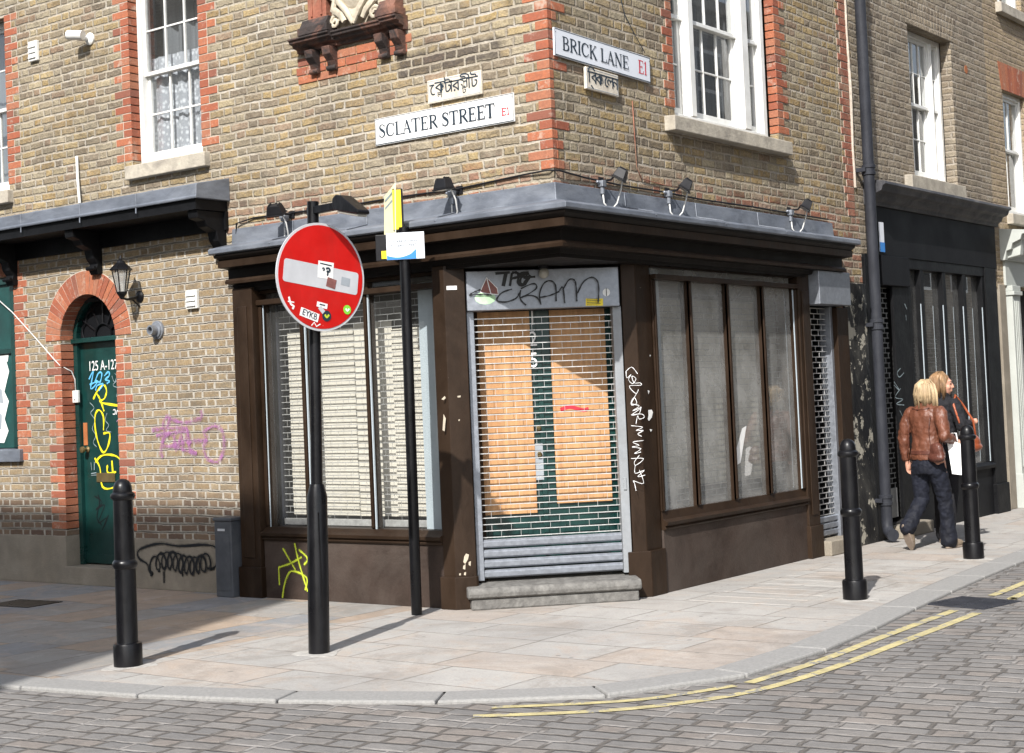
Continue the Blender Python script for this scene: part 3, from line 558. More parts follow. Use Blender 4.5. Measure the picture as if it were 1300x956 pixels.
# graffiti strokes and paint chips, in metres on their wall faces
ST={'coil':[[(-4.679,0.134),(-4.731,0.162),(-4.763,0.231),(-4.869,0.275),(-4.892,0.333),(-4.81,0.377),(-4.575,0.422),(-4.314,0.405),(-3.972,0.425),(-3.823,0.405),(-3.783,0.35),(-3.814,0.26),(-3.876,0.213),(-3.942,0.218)],[(-4.686,0.143),(-4.71,0.157),(-4.721,0.196),(-4.712,0.246),(-4.684,0.286),(-4.645,0.302),(-4.608,0.288),(-4.585,0.249),(-4.581,0.201),(-4.596,0.161),(-4.599,0.174),(-4.623,0.188),(-4.634,0.227),(-4.625,0.276),(-4.597,0.316),(-4.559,0.332),(-4.522,0.318),(-4.498,0.28),(-4.495,0.231),(-4.509,0.192),(-4.517,0.19),(-4.541,0.204),(-4.551,0.243),(-4.543,0.292),(-4.515,0.332),(-4.477,0.348),(-4.44,0.334),(-4.417,0.296),(-4.413,0.248),(-4.428,0.208),(-4.436,0.193),(-4.46,0.207),(-4.47,0.246),(-4.462,0.295),(-4.434,0.335),(-4.396,0.35),(-4.36,0.336),(-4.337,0.298),(-4.333,0.25),(-4.348,0.211),(-4.36,0.182),(-4.384,0.196),(-4.394,0.234),(-4.385,0.283),(-4.358,0.323),(-4.321,0.339),(-4.285,0.325),(-4.262,0.286),(-4.258,0.239),(-4.272,0.199),(-4.285,0.166),(-4.308,0.18),(-4.319,0.218),(-4.31,0.267),(-4.283,0.306),(-4.245,0.322),(-4.21,0.308),(-4.187,0.27),(-4.183,0.223),(-4.198,0.183),(-4.206,0.159),(-4.229,0.173),(-4.24,0.212),(-4.231,0.26),(-4.204,0.299),(-4.167,0.315),(-4.132,0.302),(-4.109,0.264),(-4.105,0.216),(-4.12,0.177),(-4.131,0.157),(-4.154,0.171),(-4.165,0.21),(-4.156,0.258),(-4.129,0.297),(-4.092,0.313),(-4.057,0.299),(-4.035,0.261),(-4.031,0.214),(-4.045,0.175),(-4.045,0.174),(-4.068,0.188),(-4.079,0.226),(-4.07,0.274),(-4.044,0.313),(-4.007,0.329),(-3.972,0.315),(-3.95,0.277),(-3.946,0.23),(-3.96,0.191),(-3.984,0.194),(-4.007,0.208),(-4.017,0.246),(-4.008,0.294),(-3.982,0.333),(-3.946,0.348),(-3.911,0.335),(-3.889,0.297),(-3.885,0.25),(-3.899,0.211)],[(-4.528,0.169),(-4.53,0.065)],[(-4.272,0.2),(-4.273,0.132)],[(-4.698,0.17),(-4.708,0.119)]],'pink':[[(-4.655,1.457),(-4.449,1.484),(-4.397,1.562),(-4.444,1.571),(-4.483,1.517),(-4.477,1.406),(-4.531,1.28),(-4.511,1.201)],[(-4.397,1.562),(-4.21,1.518),(-3.977,1.551),(-3.973,1.62)],[(-4.497,1.47),(-4.166,1.462),(-4.22,1.338),(-4.482,1.311),(-4.453,1.405),(-4.168,1.431),(-4.13,1.275),(-4.039,1.242),(-4.223,1.276),(-4.361,1.341)],[(-4.173,1.338),(-3.918,1.364),(-3.937,1.426),(-3.798,1.477),(-3.689,1.421),(-3.686,1.268),(-3.77,1.162),(-3.904,1.194),(-3.944,1.303),(-3.895,1.363)],[(-4.585,1.408),(-4.357,1.419),(-4.317,1.277),(-4.24,1.401),(-4.224,1.26)]],'door_yellow':[[(-5.737,1.776),(-5.666,1.858),(-5.571,1.908),(-5.529,1.853),(-5.564,1.779),(-5.632,1.743),(-5.347,1.7)],[(-5.693,1.842),(-5.631,1.773),(-5.576,1.654)],[(-5.593,1.47),(-5.587,1.604),(-5.649,1.669),(-5.71,1.624),(-5.717,1.49),(-5.679,1.355),(-5.605,1.256),(-5.53,1.319),(-5.498,1.438),(-5.595,1.44)],[(-5.74,1.204),(-5.665,1.111),(-5.635,0.927),(-5.478,0.916),(-5.358,0.985),(-5.314,1.084),(-5.373,1.2),(-5.514,1.235),(-5.646,1.22),(-5.728,1.162)],[(-5.478,1.177),(-5.47,1.068)],[(-5.545,1.136),(-5.544,1.061),(-5.418,1.068)]],'door_blue':[[(-5.793,1.973),(-5.723,2.046),(-5.771,1.879),(-5.662,1.942),(-5.783,1.922)],[(-5.701,1.944),(-5.644,2.025),(-5.591,2.023),(-5.622,1.94),(-5.687,1.96)],[(-5.553,1.996),(-5.486,2.035),(-5.48,1.993),(-5.542,1.962),(-5.477,1.943),(-5.518,1.919)],[(-5.692,1.859),(-5.663,1.908),(-5.57,1.918),(-5.639,1.857)]],'door_white':[[(-5.792,1.745),(-5.728,1.692),(-5.784,1.643),(-5.72,1.574),(-5.765,1.491),(-5.715,1.422),(-5.758,1.356),(-5.707,1.313)],[(-5.532,1.636),(-5.562,1.57),(-5.512,1.518),(-5.554,1.469),(-5.477,1.451)],[(-5.395,2.014),(-5.346,1.962),(-5.427,1.899),(-5.326,1.862),(-5.381,1.797),(-5.292,1.761)],[(-5.436,1.991),(-5.4,1.931),(-5.331,2.011),(-5.297,1.91)],[(-5.801,1.054),(-5.72,1.062)],[(-5.802,1.037),(-5.708,1.04)],[(-5.795,1.163),(-5.786,1.087)],[(-5.741,1.167),(-5.746,1.087)]],'door_tag':[[(-5.447,1.625),(-5.416,1.624),(-5.408,1.662),(-5.44,1.663)],[(-5.395,1.619),(-5.372,1.661),(-5.354,1.621)],[(-5.338,1.617),(-5.336,1.657),(-5.31,1.619),(-5.305,1.659)],[(-5.29,1.662),(-5.281,1.637)]],'door_pink':[[(-5.394,1.549),(-5.314,1.596),(-5.307,1.48),(-5.375,1.416),(-5.288,1.348),(-5.33,1.282)],[(-5.371,1.482),(-5.329,1.547),(-5.297,1.414),(-5.352,1.349)]],'door_black':[[(-5.767,0.836),(-5.653,0.774),(-5.754,0.699),(-5.615,0.75),(-5.721,0.576),(-5.583,0.627),(-5.667,0.503),(-5.562,0.652)],[(-5.707,0.848),(-5.692,0.774),(-5.738,0.625),(-5.664,0.552)]],'riser_yellow':[[(-2.915,0.426),(-2.773,0.248)],[(-2.969,0.263),(-2.83,0.3),(-2.692,0.357)],[(-2.969,0.263),(-2.968,0.113)],[(-2.937,0.007),(-2.899,0.137),(-2.818,0.236),(-2.641,0.189),(-2.662,0.083)],[(-2.767,0.472),(-2.724,0.313),(-2.633,0.073)],[(-2.718,0.42),(-2.618,0.348),(-2.665,0.294)]],'box_black':[[(0.406,2.586),(0.521,2.591)],[(0.49,2.589),(0.464,2.485)],[(0.537,2.587),(0.516,2.484)],[(0.537,2.587),(0.579,2.586),(0.583,2.555),(0.529,2.541)],[(0.668,2.583),(0.615,2.58),(0.581,2.529),(0.601,2.486),(0.644,2.506),(0.666,2.547),(0.624,2.548),(0.719,2.55)],[(0.673,2.578),(0.625,2.567),(0.597,2.518),(0.622,2.491),(0.678,2.567)]],'box_thin':[[(0.195,2.425),(0.232,2.446),(0.285,2.463)],[(0.192,2.423),(0.305,2.425),(0.367,2.419)],[(0.531,2.459),(0.451,2.434),(0.407,2.378),(0.469,2.36),(0.554,2.383),(0.587,2.424),(0.599,2.45)],[(0.599,2.45),(0.591,2.382),(0.636,2.329)],[(0.6,2.46),(0.685,2.494),(0.722,2.487),(0.715,2.451),(0.618,2.397),(0.597,2.392),(0.66,2.406),(0.723,2.388),(0.754,2.33)],[(0.754,2.33),(0.745,2.408),(0.78,2.491),(0.834,2.515),(0.875,2.477),(0.874,2.352)],[(0.749,2.387),(0.829,2.4),(0.904,2.429)],[(0.904,2.434),(0.932,2.46),(0.942,2.334)],[(0.931,2.439),(0.982,2.516),(1.025,2.514),(1.038,2.461),(1.038,2.346)],[(1.046,2.409),(1.098,2.496),(1.164,2.531),(1.21,2.498),(1.217,2.424),(1.205,2.325)]],'box_leaf':[[(0.279,2.445),(0.336,2.557),(0.416,2.471),(0.422,2.421),(0.336,2.43)]],'box_ell':[[(0.403,2.394),(0.392,2.419),(0.363,2.438),(0.321,2.446),(0.279,2.441),(0.248,2.424),(0.236,2.399),(0.246,2.374),(0.275,2.355),(0.317,2.347),(0.359,2.352),(0.39,2.369)]],'box_label':[[(1.111,2.31),(1.249,2.305),(1.252,2.362),(1.114,2.367)]],'box_drop':[[(1.311,2.408),(1.307,2.424),(1.297,2.436),(1.282,2.441),(1.267,2.437),(1.256,2.426),(1.251,2.41),(1.254,2.395),(1.265,2.383),(1.279,2.378),(1.295,2.382),(1.306,2.393)]],'pil_white':[[(1.409,1.782),(1.457,1.813),(1.501,1.759)],[(1.409,1.782),(1.413,1.73),(1.448,1.755),(1.426,1.717),(1.457,1.683),(1.486,1.721),(1.454,1.742),(1.471,1.689),(1.517,1.687),(1.523,1.668),(1.43,1.665),(1.48,1.604),(1.502,1.636)],[(1.501,1.629),(1.437,1.522),(1.483,1.527),(1.465,1.573),(1.437,1.529),(1.502,1.506),(1.447,1.47),(1.521,1.492),(1.439,1.438),(1.499,1.448),(1.515,1.499)],[(1.433,1.438),(1.519,1.441),(1.537,1.414),(1.497,1.403),(1.485,1.429),(1.469,1.365)],[(1.429,1.354),(1.521,1.337),(1.467,1.314),(1.526,1.311),(1.479,1.287),(1.511,1.266)],[(1.522,1.233),(1.436,1.224),(1.487,1.196),(1.428,1.186),(1.499,1.17),(1.445,1.134),(1.498,1.144)],[(1.417,1.096),(1.516,1.091),(1.454,1.043),(1.442,1.069),(1.484,1.119)],[(1.447,1.043),(1.444,0.979),(1.518,1.001),(1.463,0.952),(1.523,0.962)],[(1.478,1.003),(1.507,0.898),(1.428,0.921),(1.434,0.902),(1.444,0.843)]],'shop2_white':[[(6.113,1.752),(6.021,1.706),(6.072,1.659),(6.195,1.704)],[(5.923,1.614),(6.054,1.518),(5.918,1.579)],[(6.086,1.541),(5.93,1.451),(6.129,1.423),(5.95,1.381),(6.15,1.363)],[(6.027,1.309),(6.105,1.236)],[(6.032,1.122),(6.112,1.071)],[(6.224,0.937),(6.209,0.983),(6.159,1.015),(6.091,1.021),(6.029,1.0),(5.994,0.96),(5.999,0.913),(6.041,0.877),(6.107,0.864),(6.173,0.878),(6.216,0.915)],[(6.027,0.865),(6.194,1.021)],[(6.291,2.439),(6.343,2.38)],[(6.305,2.32),(6.309,2.261)]],'pil_chips':[[(0.071,0.406),(0.086,0.427),(0.108,0.418),(0.099,0.382),(0.076,0.347),(0.062,0.363)],[(0.103,0.36),(0.121,0.367),(0.116,0.33),(0.102,0.339)],[(0.06,0.334),(0.079,0.347),(0.074,0.304),(0.057,0.312)],[(0.066,0.282),(0.08,0.286),(0.076,0.26),(0.063,0.264)],[(0.026,0.277),(0.04,0.279),(0.037,0.262),(0.025,0.263)]],'pil_chips_up':[[(-0.055,1.625),(-0.029,1.649),(-0.022,1.632),(-0.039,1.617)],[(0.07,1.645),(0.096,1.647),(0.092,1.633),(0.07,1.633)],[(-0.044,1.509),(-0.028,1.475),(-0.041,1.376),(-0.057,1.385)],[(0.071,1.462),(0.08,1.465),(0.079,1.451),(0.069,1.451)]],'white_chip_R':[[(1.123,1.469),(1.177,1.47),(1.192,1.448),(1.172,1.409),(1.127,1.382),(1.109,1.398),(1.124,1.424)],[(1.129,1.627),(1.158,1.62),(1.139,1.594)],[(1.183,1.909),(1.198,1.906),(1.189,1.893)],[(1.132,1.318),(1.171,1.31),(1.145,1.294)]]}
# ------------------------------------------------------------------ windows
def sash_window(parent, secs, z0, z1, zm, y, rz=0, rows=2, lace=None, net=True, fw=.055, dirty=False, bar=.017, mull=None, sill=None, fr='white'):
    b = MB(); A, B = secs[0][0] - fw, secs[-1][1] + fw
    b.box(A, secs[0][0], y, y + .12, z0, z1); b.box(secs[-1][1], B, y, y + .12, z0, z1)
    b.box(secs[0][0], secs[-1][1], y + .002, y + .12, z1 - fw, z1); b.box(secs[0][0], secs[-1][1], y - .015, y + .12, z0, z0 + .045)
    for i in range(len(secs) - 1):
        b.box(secs[i][1], secs[i + 1][0], y - .004, y + .12, z0 + .045, z1 - fw)
        b.box(secs[i][1] + .018, secs[i + 1][0] - .018, y - .02, y, z0 + .05, z1 - fw)
    w = b.build('window', fr, parent, rz=rz, bevel=.005)
    for a, c, cols in secs:
        for up in (0, 1):
            zz0, zz1 = (zm - .018, z1 - fw) if up else (z0 + .046, zm + .018)
            yy = y + (.028 if up else .066); s = MB(); st = .036; br = .04 if up else .075
            s.box(a + .001, a + st, yy, yy + .034, zz0, zz1); s.box(c - st, c - .001, yy, yy + .034, zz0, zz1)
            s.box(a + st, c - st, yy + .001, yy + .033, zz0, zz0 + (.036 if up else br)); s.box(a + st, c - st, yy + .001, yy + .033, zz1 - (br if up else .036), zz1)
            g0, g1 = zz0 + (.036 if up else br), zz1 - (br if up else .036)
            for k in range(1, cols):
                x = a + st + (c - a - 2 * st) * k / cols; s.box(x - bar / 2, x + bar / 2, yy + .006, yy + .028, g0, g1)
            for k in range(1, rows):
                z = g0 + (g1 - g0) * k / rows; s.box(a + st, c - st, yy + .008, yy + .026, z - bar / 2, z + bar / 2)
            so = s.build('sash', fr, w, bevel=.003)
            p = MB(); yp = yy + .02; p.quad((a + st, yp, g0), (c - st, yp, g0), (c - st, yp, g1), (a + st, yp, g1)); p.build('pane', 'pane', w, fix=False)
    def curtain(mat, a, c, za, zb, yy, amp, fr_, name='curtain'):
        n = int((c - a) * 60); k = MB(); vs = []
        for i in range(n + 1):
            x = a + (c - a) * i / n; d = amp * math.sin(x * fr_) + amp * .5 * math.sin(x * fr_ * 2.3 + 1)
            vs += [(x, yy + d, za), (x, yy + d, zb)]
        k.add(vs, [(2 * i, 2 * i + 2, 2 * i + 3, 2 * i + 1) for i in range(n)]); k.build(name, mat, w, smooth='full', fix=False)
    if lace:
        for la in lace: curtain('lace', la[0], la[1], la[2], la[3], y + .135, .012, 45)
    if net: curtain('net', A, B, z0, z1, y + .34, .03, 24)
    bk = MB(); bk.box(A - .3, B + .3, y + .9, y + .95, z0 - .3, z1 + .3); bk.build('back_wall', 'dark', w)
    if sill:
        a, c, za, zb, out = sill
        sb = MB(); sb.xprism([(-.1, za), (out, za), (out, zb - .012), (-.1, zb)], a, c); sb.build('sill', 'stone', w, bevel=.008)
    return w

def grille(b, u0, u1, z0, z1, y, row=.0505, unit=.155, r=.0038, vr=.0011):
    k = 0; z = z0
    while z <= z1 + 1e-4:
        b.box(u0, u1, y - r, y + r, z - r * .8, z + r * .8)
        if z + row <= z1 + 1e-4:
            x = u0 + (unit / 2 if k % 2 else unit * .98)
            while x < u1 - .01:
                b.box(x - vr, x + vr, y - vr, y + vr, z + r * .8, z + row - r * .8); x += unit
        z += row; k += 1
    return b

# ================================================================== CORNER BUILDING
cb = thing('corner_building', 'yellow brick corner building with brown timber shopfront and pavement-level corner entrance', 'building')
wA = (-4.80, -3.83, 3.93, 5.68, .10); wB = (-7.75, -6.72, 3.93, 5.68, .10)
wall('wall', 'brick_upper', cb, -9.0, -3.30, 3.50, 8.4, [wA, wB])
wall('wall', 'brick_upper', cb, -3.30, 0, 3.08, 8.4); wall('wall', 'brick_upper', cb, -3.56, -3.30, 2.99, 3.50)
wall('wall', 'brick_right', cb, 0, 5.36, 3.08, 8.4, [(1.79, 3.66, 3.90, 5.95, .09)], rz=RZ)
wall('wall', 'brick_right', cb, 4.70, 5.36, 2.2, 3.08, rz=RZ)
# lower wall with arched doorway and boarded window
DC, DR, DZ = -5.55, .42, 2.36
b = MB(); zt = 3.50
arch = [(DC - DR * math.cos(math.pi * i / 24), DZ + DR * math.sin(math.pi * i / 24)) for i in range(25)]
def q2(a, c, e, f): b.quad((a, 0, e), (c, 0, e), (c, 0, f), (a, 0, f))
q2(DC + DR, -3.39, .46, 2.99); q2(DC + DR, -3.56, 2.99, zt); q2(-6.70, DC - DR, .46, zt); q2(-9.0, -6.70, .46, 1.20); q2(-9.0, -6.70, 3.05, zt); q2(-9, -7.9, 1.2, 3.05)
for (x0, z0), (x1, z1) in zip(arch[:-1], arch[1:]): b.quad((x0, 0, z0), (x1, 0, z1), (x1, 0, zt), (x0, 0, zt))
b.quad((-6.70, 0, 1.2), (-6.70, .1, 1.2), (-6.70, .1, 3.05), (-6.70, 0, 3.05))
b.quad((DC - DR, 0, .46), (DC - DR, .2, .46), (DC - DR, .2, DZ), (DC - DR, 0, DZ)); b.quad((DC + DR, 0, .46), (DC + DR, 0, DZ), (DC + DR, .2, DZ), (DC + DR, .2, .46))
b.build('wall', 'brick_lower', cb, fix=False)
# plinth with the door threshold cut out
b = MB(); b.box(-9.0, DC - DR, -.018, .2, 0, .462); b.box(DC + DR, -3.39, -.02, .2, 0, .465); b.box(DC - DR, DC + DR, -.03, .30, 0, .17)
pl = b.build('plinth', 'concrete', cb, bevel=.006)
strokes('graffiti', 'coil', .022, 'spray_black', pl, -.0225, halo='over_black')
# arch ring of rubbed red voussoirs
b = MB(); N = 26
for i in range(N):
    a0, a1 = math.pi * (i + .045) / N, math.pi * (i + .955) / N; pr = rnd.random() * .004
    for r0, r1 in ((DR + .001, DR + .228),):
        P = [(DC - r * math.cos(a), DZ + r * math.sin(a)) for r, a in ((r0, a0), (r1, a0), (r1, a1), (r0, a1))]
        b.vprism(P, -.008 - pr, .145)
ao = b.build('arch', 'red', cb, bevel=.003)
b = MB()
for i in range(N):
    a0, a1 = math.pi * i / N, math.pi * (i + 1) / N
    P = [(DC - r * math.cos(a), DZ + r * math.sin(a)) for r, a in ((DR + .004, a0), (DR + .236, a0), (DR + .236, a1), (DR + .004, a1))]
    b.vprism(P, -.004, .14)
b.build('mortar_joint', 'mortar', ao)
quoins(cb, DC - DR, -1, .47, 2.36, dep=.145, ret=1); quoins(cb, DC + DR, 1, .47, 2.36, dep=.145, ret=1)
quoins(cb, -6.70, 1, 1.20, 3.1, wide=.225, narrow=.16)
quoins(cb, -4.80, -1, 3.95, 5.7, ret=1, dep=.1); quoins(cb, -3.83, 1, 3.95, 5.7, ret=1, dep=.1); quoins(cb, -6.72, 1, 3.95, 5.7, wide=.21, narrow=.11)
quoins(cb, 1.79, -1, 3.95, 6.0, rz=RZ, wide=.16, narrow=.09); quoins(cb, 3.66, 1, 3.95, 6.0, rz=RZ, ret=1, dep=.09, wide=.22, narrow=.12)
quoins(cb, 5.25, -1, 3.25, 6.6, rz=RZ, wide=.225, narrow=.16, mat='red_dull')
# toothed red corner
b = MB(); m = MB(); k = 44
while k * .075 < 6.5:
    z = k * .075; wl, wr = (.225, .11) if k % 2 else (.11, .225)
    j = .004 + rnd.random() * .004
    if rnd.random() < .86: b.box(-wl, j, -j, .05, z + .005, z + .070)
    if rnd.random() < .62: b.box(-.004, j + .0012, .051, wr * (.6 if rnd.random() < .4 else 1), z + .0055, z + .0695)
    k += 1
co = b.build('brick_quoin', 'red', cb, bevel=.006)
# red arched lintel above the boarded window
b = MB()
for i in range(16):
    x = -7.75 + i * .072; b.vprism([(x, 3.055), (x + .066, 3.055), (x + .067, 3.29), (x + .001, 3.29)], -.007, .06)
b.build('lintel', 'red', cb, bevel=.003)
# door
b = MB(); y0 = .145
b.box(DC - DR, DC - DR + .055, y0, y0 + .09, .17, 2.33); b.box(DC + DR - .055, DC + DR, y0, y0 + .09, .17, 2.33)
b.box(DC - DR, DC + DR, y0 - .03, y0 + .09, 2.33, 2.375)
rr = [(DC - r * math.cos(a), 2.375 + r * math.sin(a)) for r in (DR,) for a in [math.pi * i / 20 for i in range(21)]]; r2 = [(DC - (DR - .05) * math.cos(a), 2.375 + (DR - .05) * math.sin(a)) for a in [math.pi * i / 20 for i in range(21)]]
for i in range(20): b.vprism([rr[i], rr[i + 1], r2[i + 1], r2[i]], y0, y0 + .09)
dr = b.build('door', 'green', cb, bevel=.004)
b = MB(); b.box(DC - DR + .055, DC + DR - .055, .187, .235, .18, 2.33); b.build('door_leaf', 'green', dr, bevel=.003)
b = MB(); b.box(DC - DR + .055, DC + DR - .055, .180, .186, .185, .27); b.build('kick_board', 'green', dr, bevel=.002)
b = MB(); b.quad((DC - DR, .2, 2.37), (DC + DR, .2, 2.37), (DC + DR, .2, 2.8), (DC - DR, .2, 2.8)); b.build('fanlight', 'shop_dark', dr, fix=False)
b = MB()
for k in range(1, 6):
    a = math.pi * k / 6; b.tube([(DC - .13 * math.cos(a), .185, 2.375 + .13 * math.sin(a)), (DC - .37 * math.cos(a), .185, 2.375 + .37 * math.sin(a))], .009, 6)
b.tube([(DC - .13 * math.cos(a), .185, 2.375 + .13 * math.sin(a)) for a in [math.pi * i / 14 for i in range(15)]], .010, 6)
for k in range(6):
    a0 = math.pi * k / 6; b.tube([(DC - (.30 + .03 * math.sin(math.pi * q / 6)) * math.cos(a0 + math.pi / 6 * q / 6), .185, 2.375 + (.30 + .03 * math.sin(math.pi * q / 6)) * math.sin(a0 + math.pi / 6 * q / 6)) for q in range(7)], .007, 6)
b.build('fanlight_bar', 'iron', dr, smooth=True)
b = MB(); b.box(-5.72, -5.44, .178, .186, .97, 1.06); b.build('letter_plate', 'brass', dr, bevel=.004)
b = MB(); b.box(-5.90, -5.84, .179, .187, 1.33, 1.55); b.build('lock_plate', 'rust', dr, bevel=.002)
b = MB(); b.lathe([(.028, 0), (.03, -.01), (.014, -.02), (.014, -.045), (.032, -.06), (.03, -.08), (.001, -.09)], 16, (-5.84, .186, 1.29), 'y'); b.build('door_knob', 'brass', dr, smooth=True)
text_obj('door_number', '125 A-127', .135, 'sticker_white', dr, -5.80, .1862, 2.055, sx=.78)
for k, w, mt in (('door_yellow', .022, 'spray_yellow'), ('door_blue', .018, 'spray_blue'), ('door_white', .008, 'spray_faint'), ('door_tag', .011, 'spray_white'), ('door_pink', .008, 'spray_mauve'), ('door_black', .014, 'spray_black')):
    strokes('graffiti', k, w, mt, dr, .1848)
gp = strokes('graffiti', 'pink', .030, 'spray_pink', cb, -.009, halo='over_pink'); gp['label'] = 'faded pink graffiti on the brick'
# boarded window with torn posters
b = MB(); b.box(-7.9, -6.70, .03, .08, 1.33, 3.05)
bw = b.build('window', 'green_board', cb)
b = MB(); b.xprism([(.05, 1.19), (.05, 1.31), (-.1, 1.33), (-.1, 1.19)], -8.0, -6.62); b.build('sill', 'lead', bw, bevel=.005)
b = MB(); b.box(-6.78, -6.71, -.0, .1, 1.33, 3.04); b.box(-7.9, -6.71, .0, .1, 2.98, 3.045); b.box(-7.9, -6.78, .005, .06, 2.28, 2.33); b.build('window_frame', 'green', bw, bevel=.004)
for pts in ([(-7.4, 1.4), (-6.98, 1.38), (-6.90, 1.5), (-6.96, 1.62), (-6.88, 1.8), (-6.95, 1.9), (-6.86, 2.1), (-6.90, 2.2), (-7.4, 2.2)], [(-7.3, 2.22), (-6.88, 2.2), (-6.86, 2.27), (-7.3, 2.26)]):
    b = MB(); b.poly(pts, .026); po = b.build('poster', 'sticker_white', bw, fix=False)
for pts in ([(-7.2, 1.5), (-7.02, 1.52), (-7.0, 1.66), (-7.08, 1.72), (-7.2, 1.68)], [(-7.1, 1.8), (-6.97, 1.78), (-6.99, 1.92), (-7.06, 1.95)]):
    b = MB(); b.poly(pts, .0255 - .001); b.build('torn_patch', 'grey_print', bw, fix=False)
# upstairs windows
sash_window(cb, [(-4.745, -3.875, 3)], 3.935, 5.68, 4.79, .10, lace=[(-4.75, -3.87, 3.95, 4.96)], sill=(-4.84, -3.74, 3.79, 3.93, .07), fw=.055)
sash_window(cb, [(-7.69, -6.775, 3)], 3.935, 5.68, 4.79, .10, sill=(-7.8, -6.66, 3.79, 3.93, .07))
sash_window(cb, [(1.86, 2.10, 1), (2.22, 3.05, 3), (3.20, 3.46, 1)], 3.905, 5.95, 4.80, .04, rz=RZ, sill=(1.62, 3.74, 3.765, 3.90, .10), fw=.07, bar=.016)
# vents, flue, on the lower wall
for (x, z, w, h, y) in ((-4.02, 2.62, .15, .17, 0), (-6.23, 5.25, .14, .20, 0)):
    b = MB(); b.box(x - w / 2, x + w / 2, -.035, 0, z - h / 2, z + h / 2)
    v = b.build('vent_cover', 'white', cb, bevel=.006); b = MB()
    for k in range(3): b.xprism([(.035, z - h * .36 + k * h * .27), (.05, z - h * .36 + k * h * .27), (.035, z - h * .36 + (k + .8) * h * .27)], x - w * .4, x + w * .4)
    b.build('louvre', 'white', v)
b = MB(); b.lathe([(.085, 0), (.085, -.02), (.07, -.025), (.07, -.035), (.045, -.04), (.045, -.10), (.03, -.10), (.03, -.02)], 24, (-4.52, 0, 2.375), 'y'); b.build('flue_vent', 'galv', cb, smooth=True)
b = MB(); b.tube([(-5.60, -.02, 4.12), (-5.585, -.03, 3.9), (-5.56, -.035, 3.66)], .014, 8); b.build('overflow_pipe', 'white', cb, smooth=True)

# lead covered canopy on brackets
b = MB(); b.xprism([(0, 3.655), (.36, 3.585), (.385, 3.575), (.392, 3.475), (.402, 3.468), (.398, 3.448), (.37, 3.452), (0, 3.452)], -9.0, -3.50)
cn = b.build('canopy', 'lead', cb, bevel=.006)
b = MB(); b.box(-9.0, -3.54, -.365, -.002, 3.36, 3.451); b.box(-9, -3.53, -.03, 0, 3.2, 3.36); b.build('canopy_soffit', 'black_paint', cn)
for x in (-6.0, -5.1, -4.3): MB().tube([(x, -.392, 3.40), (x, -.388, 3.57), (x + .01, -.2, 3.618)], .007, 6).build('lead_seam', 'lead', cn, smooth=True)
for x in (-6.68, -5.35, -3.62):
    b = MB(); prof = [(0, 2.96), (.05, 2.95), (.075, 3.0), (.06, 3.05), (.10, 3.10), (.12, 3.18), (.22, 3.22), (.25, 3.27), (.33, 3.29), (.34, 3.359), (0, 3.359)]
    b.xprism(prof, x - .06, x + .06); b.lathe([(.02, -.062), (.02, .062)], 12, (x, -.09, 3.01), 'x'); b.build('bracket', 'black_paint', cn, bevel=.006)

# coat of arms niche
b = MB()
def shelf(x0, x1, k, dz=0):
    b.xprism([(0, 4.585 + dz), (.05 * k, 4.585 + dz), (.055 * k, 4.61 + dz), (.10 * k, 4.622 + dz), (.11 * k, 4.642 + dz), (.145 * k, 4.65 + dz), (.15 * k, 4.672 + dz), (.165 * k, 4.675 + dz), (.165 * k, 4.69 + dz), (0, 4.705 + dz)], x0, x1)
shelf(-2.10, -1.545, .78); shelf(-2.56, -2.10, 1.0, .002); shelf(-1.545, -1.36, 1.0, .002)
sh = b.build('niche', 'terracotta', cb, bevel=.004)
for x in (-2.38, -2.18, -1.60, -1.43):
    b = MB(); b.xprism([(0, 4.395), (.035, 4.39), (.05, 4.41), (.03, 4.43), (.05, 4.47), (.10, 4.52), (.11, 4.584), (0, 4.584)], x - .043, x + .043)
    b.lathe([(.022, -.05), (.022, .05)], 12, (x, -.035, 4.412), 'x'); b.build('corbel', 'terracotta', sh, bevel=.004)
for x0, x1 in ((-2.47, -2.13), (-1.60, -1.38)):
    b = MB(); b.box(x0, x1, -.135, 0, 4.707, 4.77); b.xprism([(0, 4.77), (.13, 4.77), (.11, 4.80), (.09, 4.84), (0, 4.84)], x0 + .02, x1 - .02); b.build('plinth_block', 'terracotta', sh, bevel=.005)
    b = MB(); b.box(x0 + .07, x1 - .06, -.07, 0, 4.84, 6.0); b.box(x0 + .11, x0 + .13, -.082, -.06, 4.86, 6.0); b.box(x1 - .12, x1 - .10, -.082, -.06, 4.86, 6.0); b.build('pilaster', 'red_dull', sh, bevel=.005)
b = MB()
for i, (z, a0, a1) in enumerate(((4.335, -2.60, -1.70), (4.41, -2.62, -1.36), (4.485, -2.60, -1.33))):
    x = a0 - (.1 if i % 2 else 0)
    while x < a1: 
        xa, xb = max(x, a0), min(x + .215, a1)
        if xb - xa > .03: b.box(xa, xb, -.007 - rnd.random() * .003, .01, z + .004, z + .070)
        x += .225
b.build('brick_panel', 'red', sh, bevel=.004)
b = MB(); b.box(-2.13, -1.60, -.004, .02, 4.70, 6.0); b.build('recess_panel', 'carved', sh)
b = MB(); cx = -1.88; i0 = 0
prof = [(-.30, 5.6), (-.29, 5.3), (-.24, 5.06), (-.15, 4.92), (-.06, 4.82), (0, 4.755), (.06, 4.82), (.15, 4.92), (.24, 5.06), (.29, 5.3), (.30, 5.6)]
b.vprism([(cx + x, z) for x, z in prof], -.085, 0); b.ell((cx, -.06, 5.25), (.2, .08, .38), 20, 12)
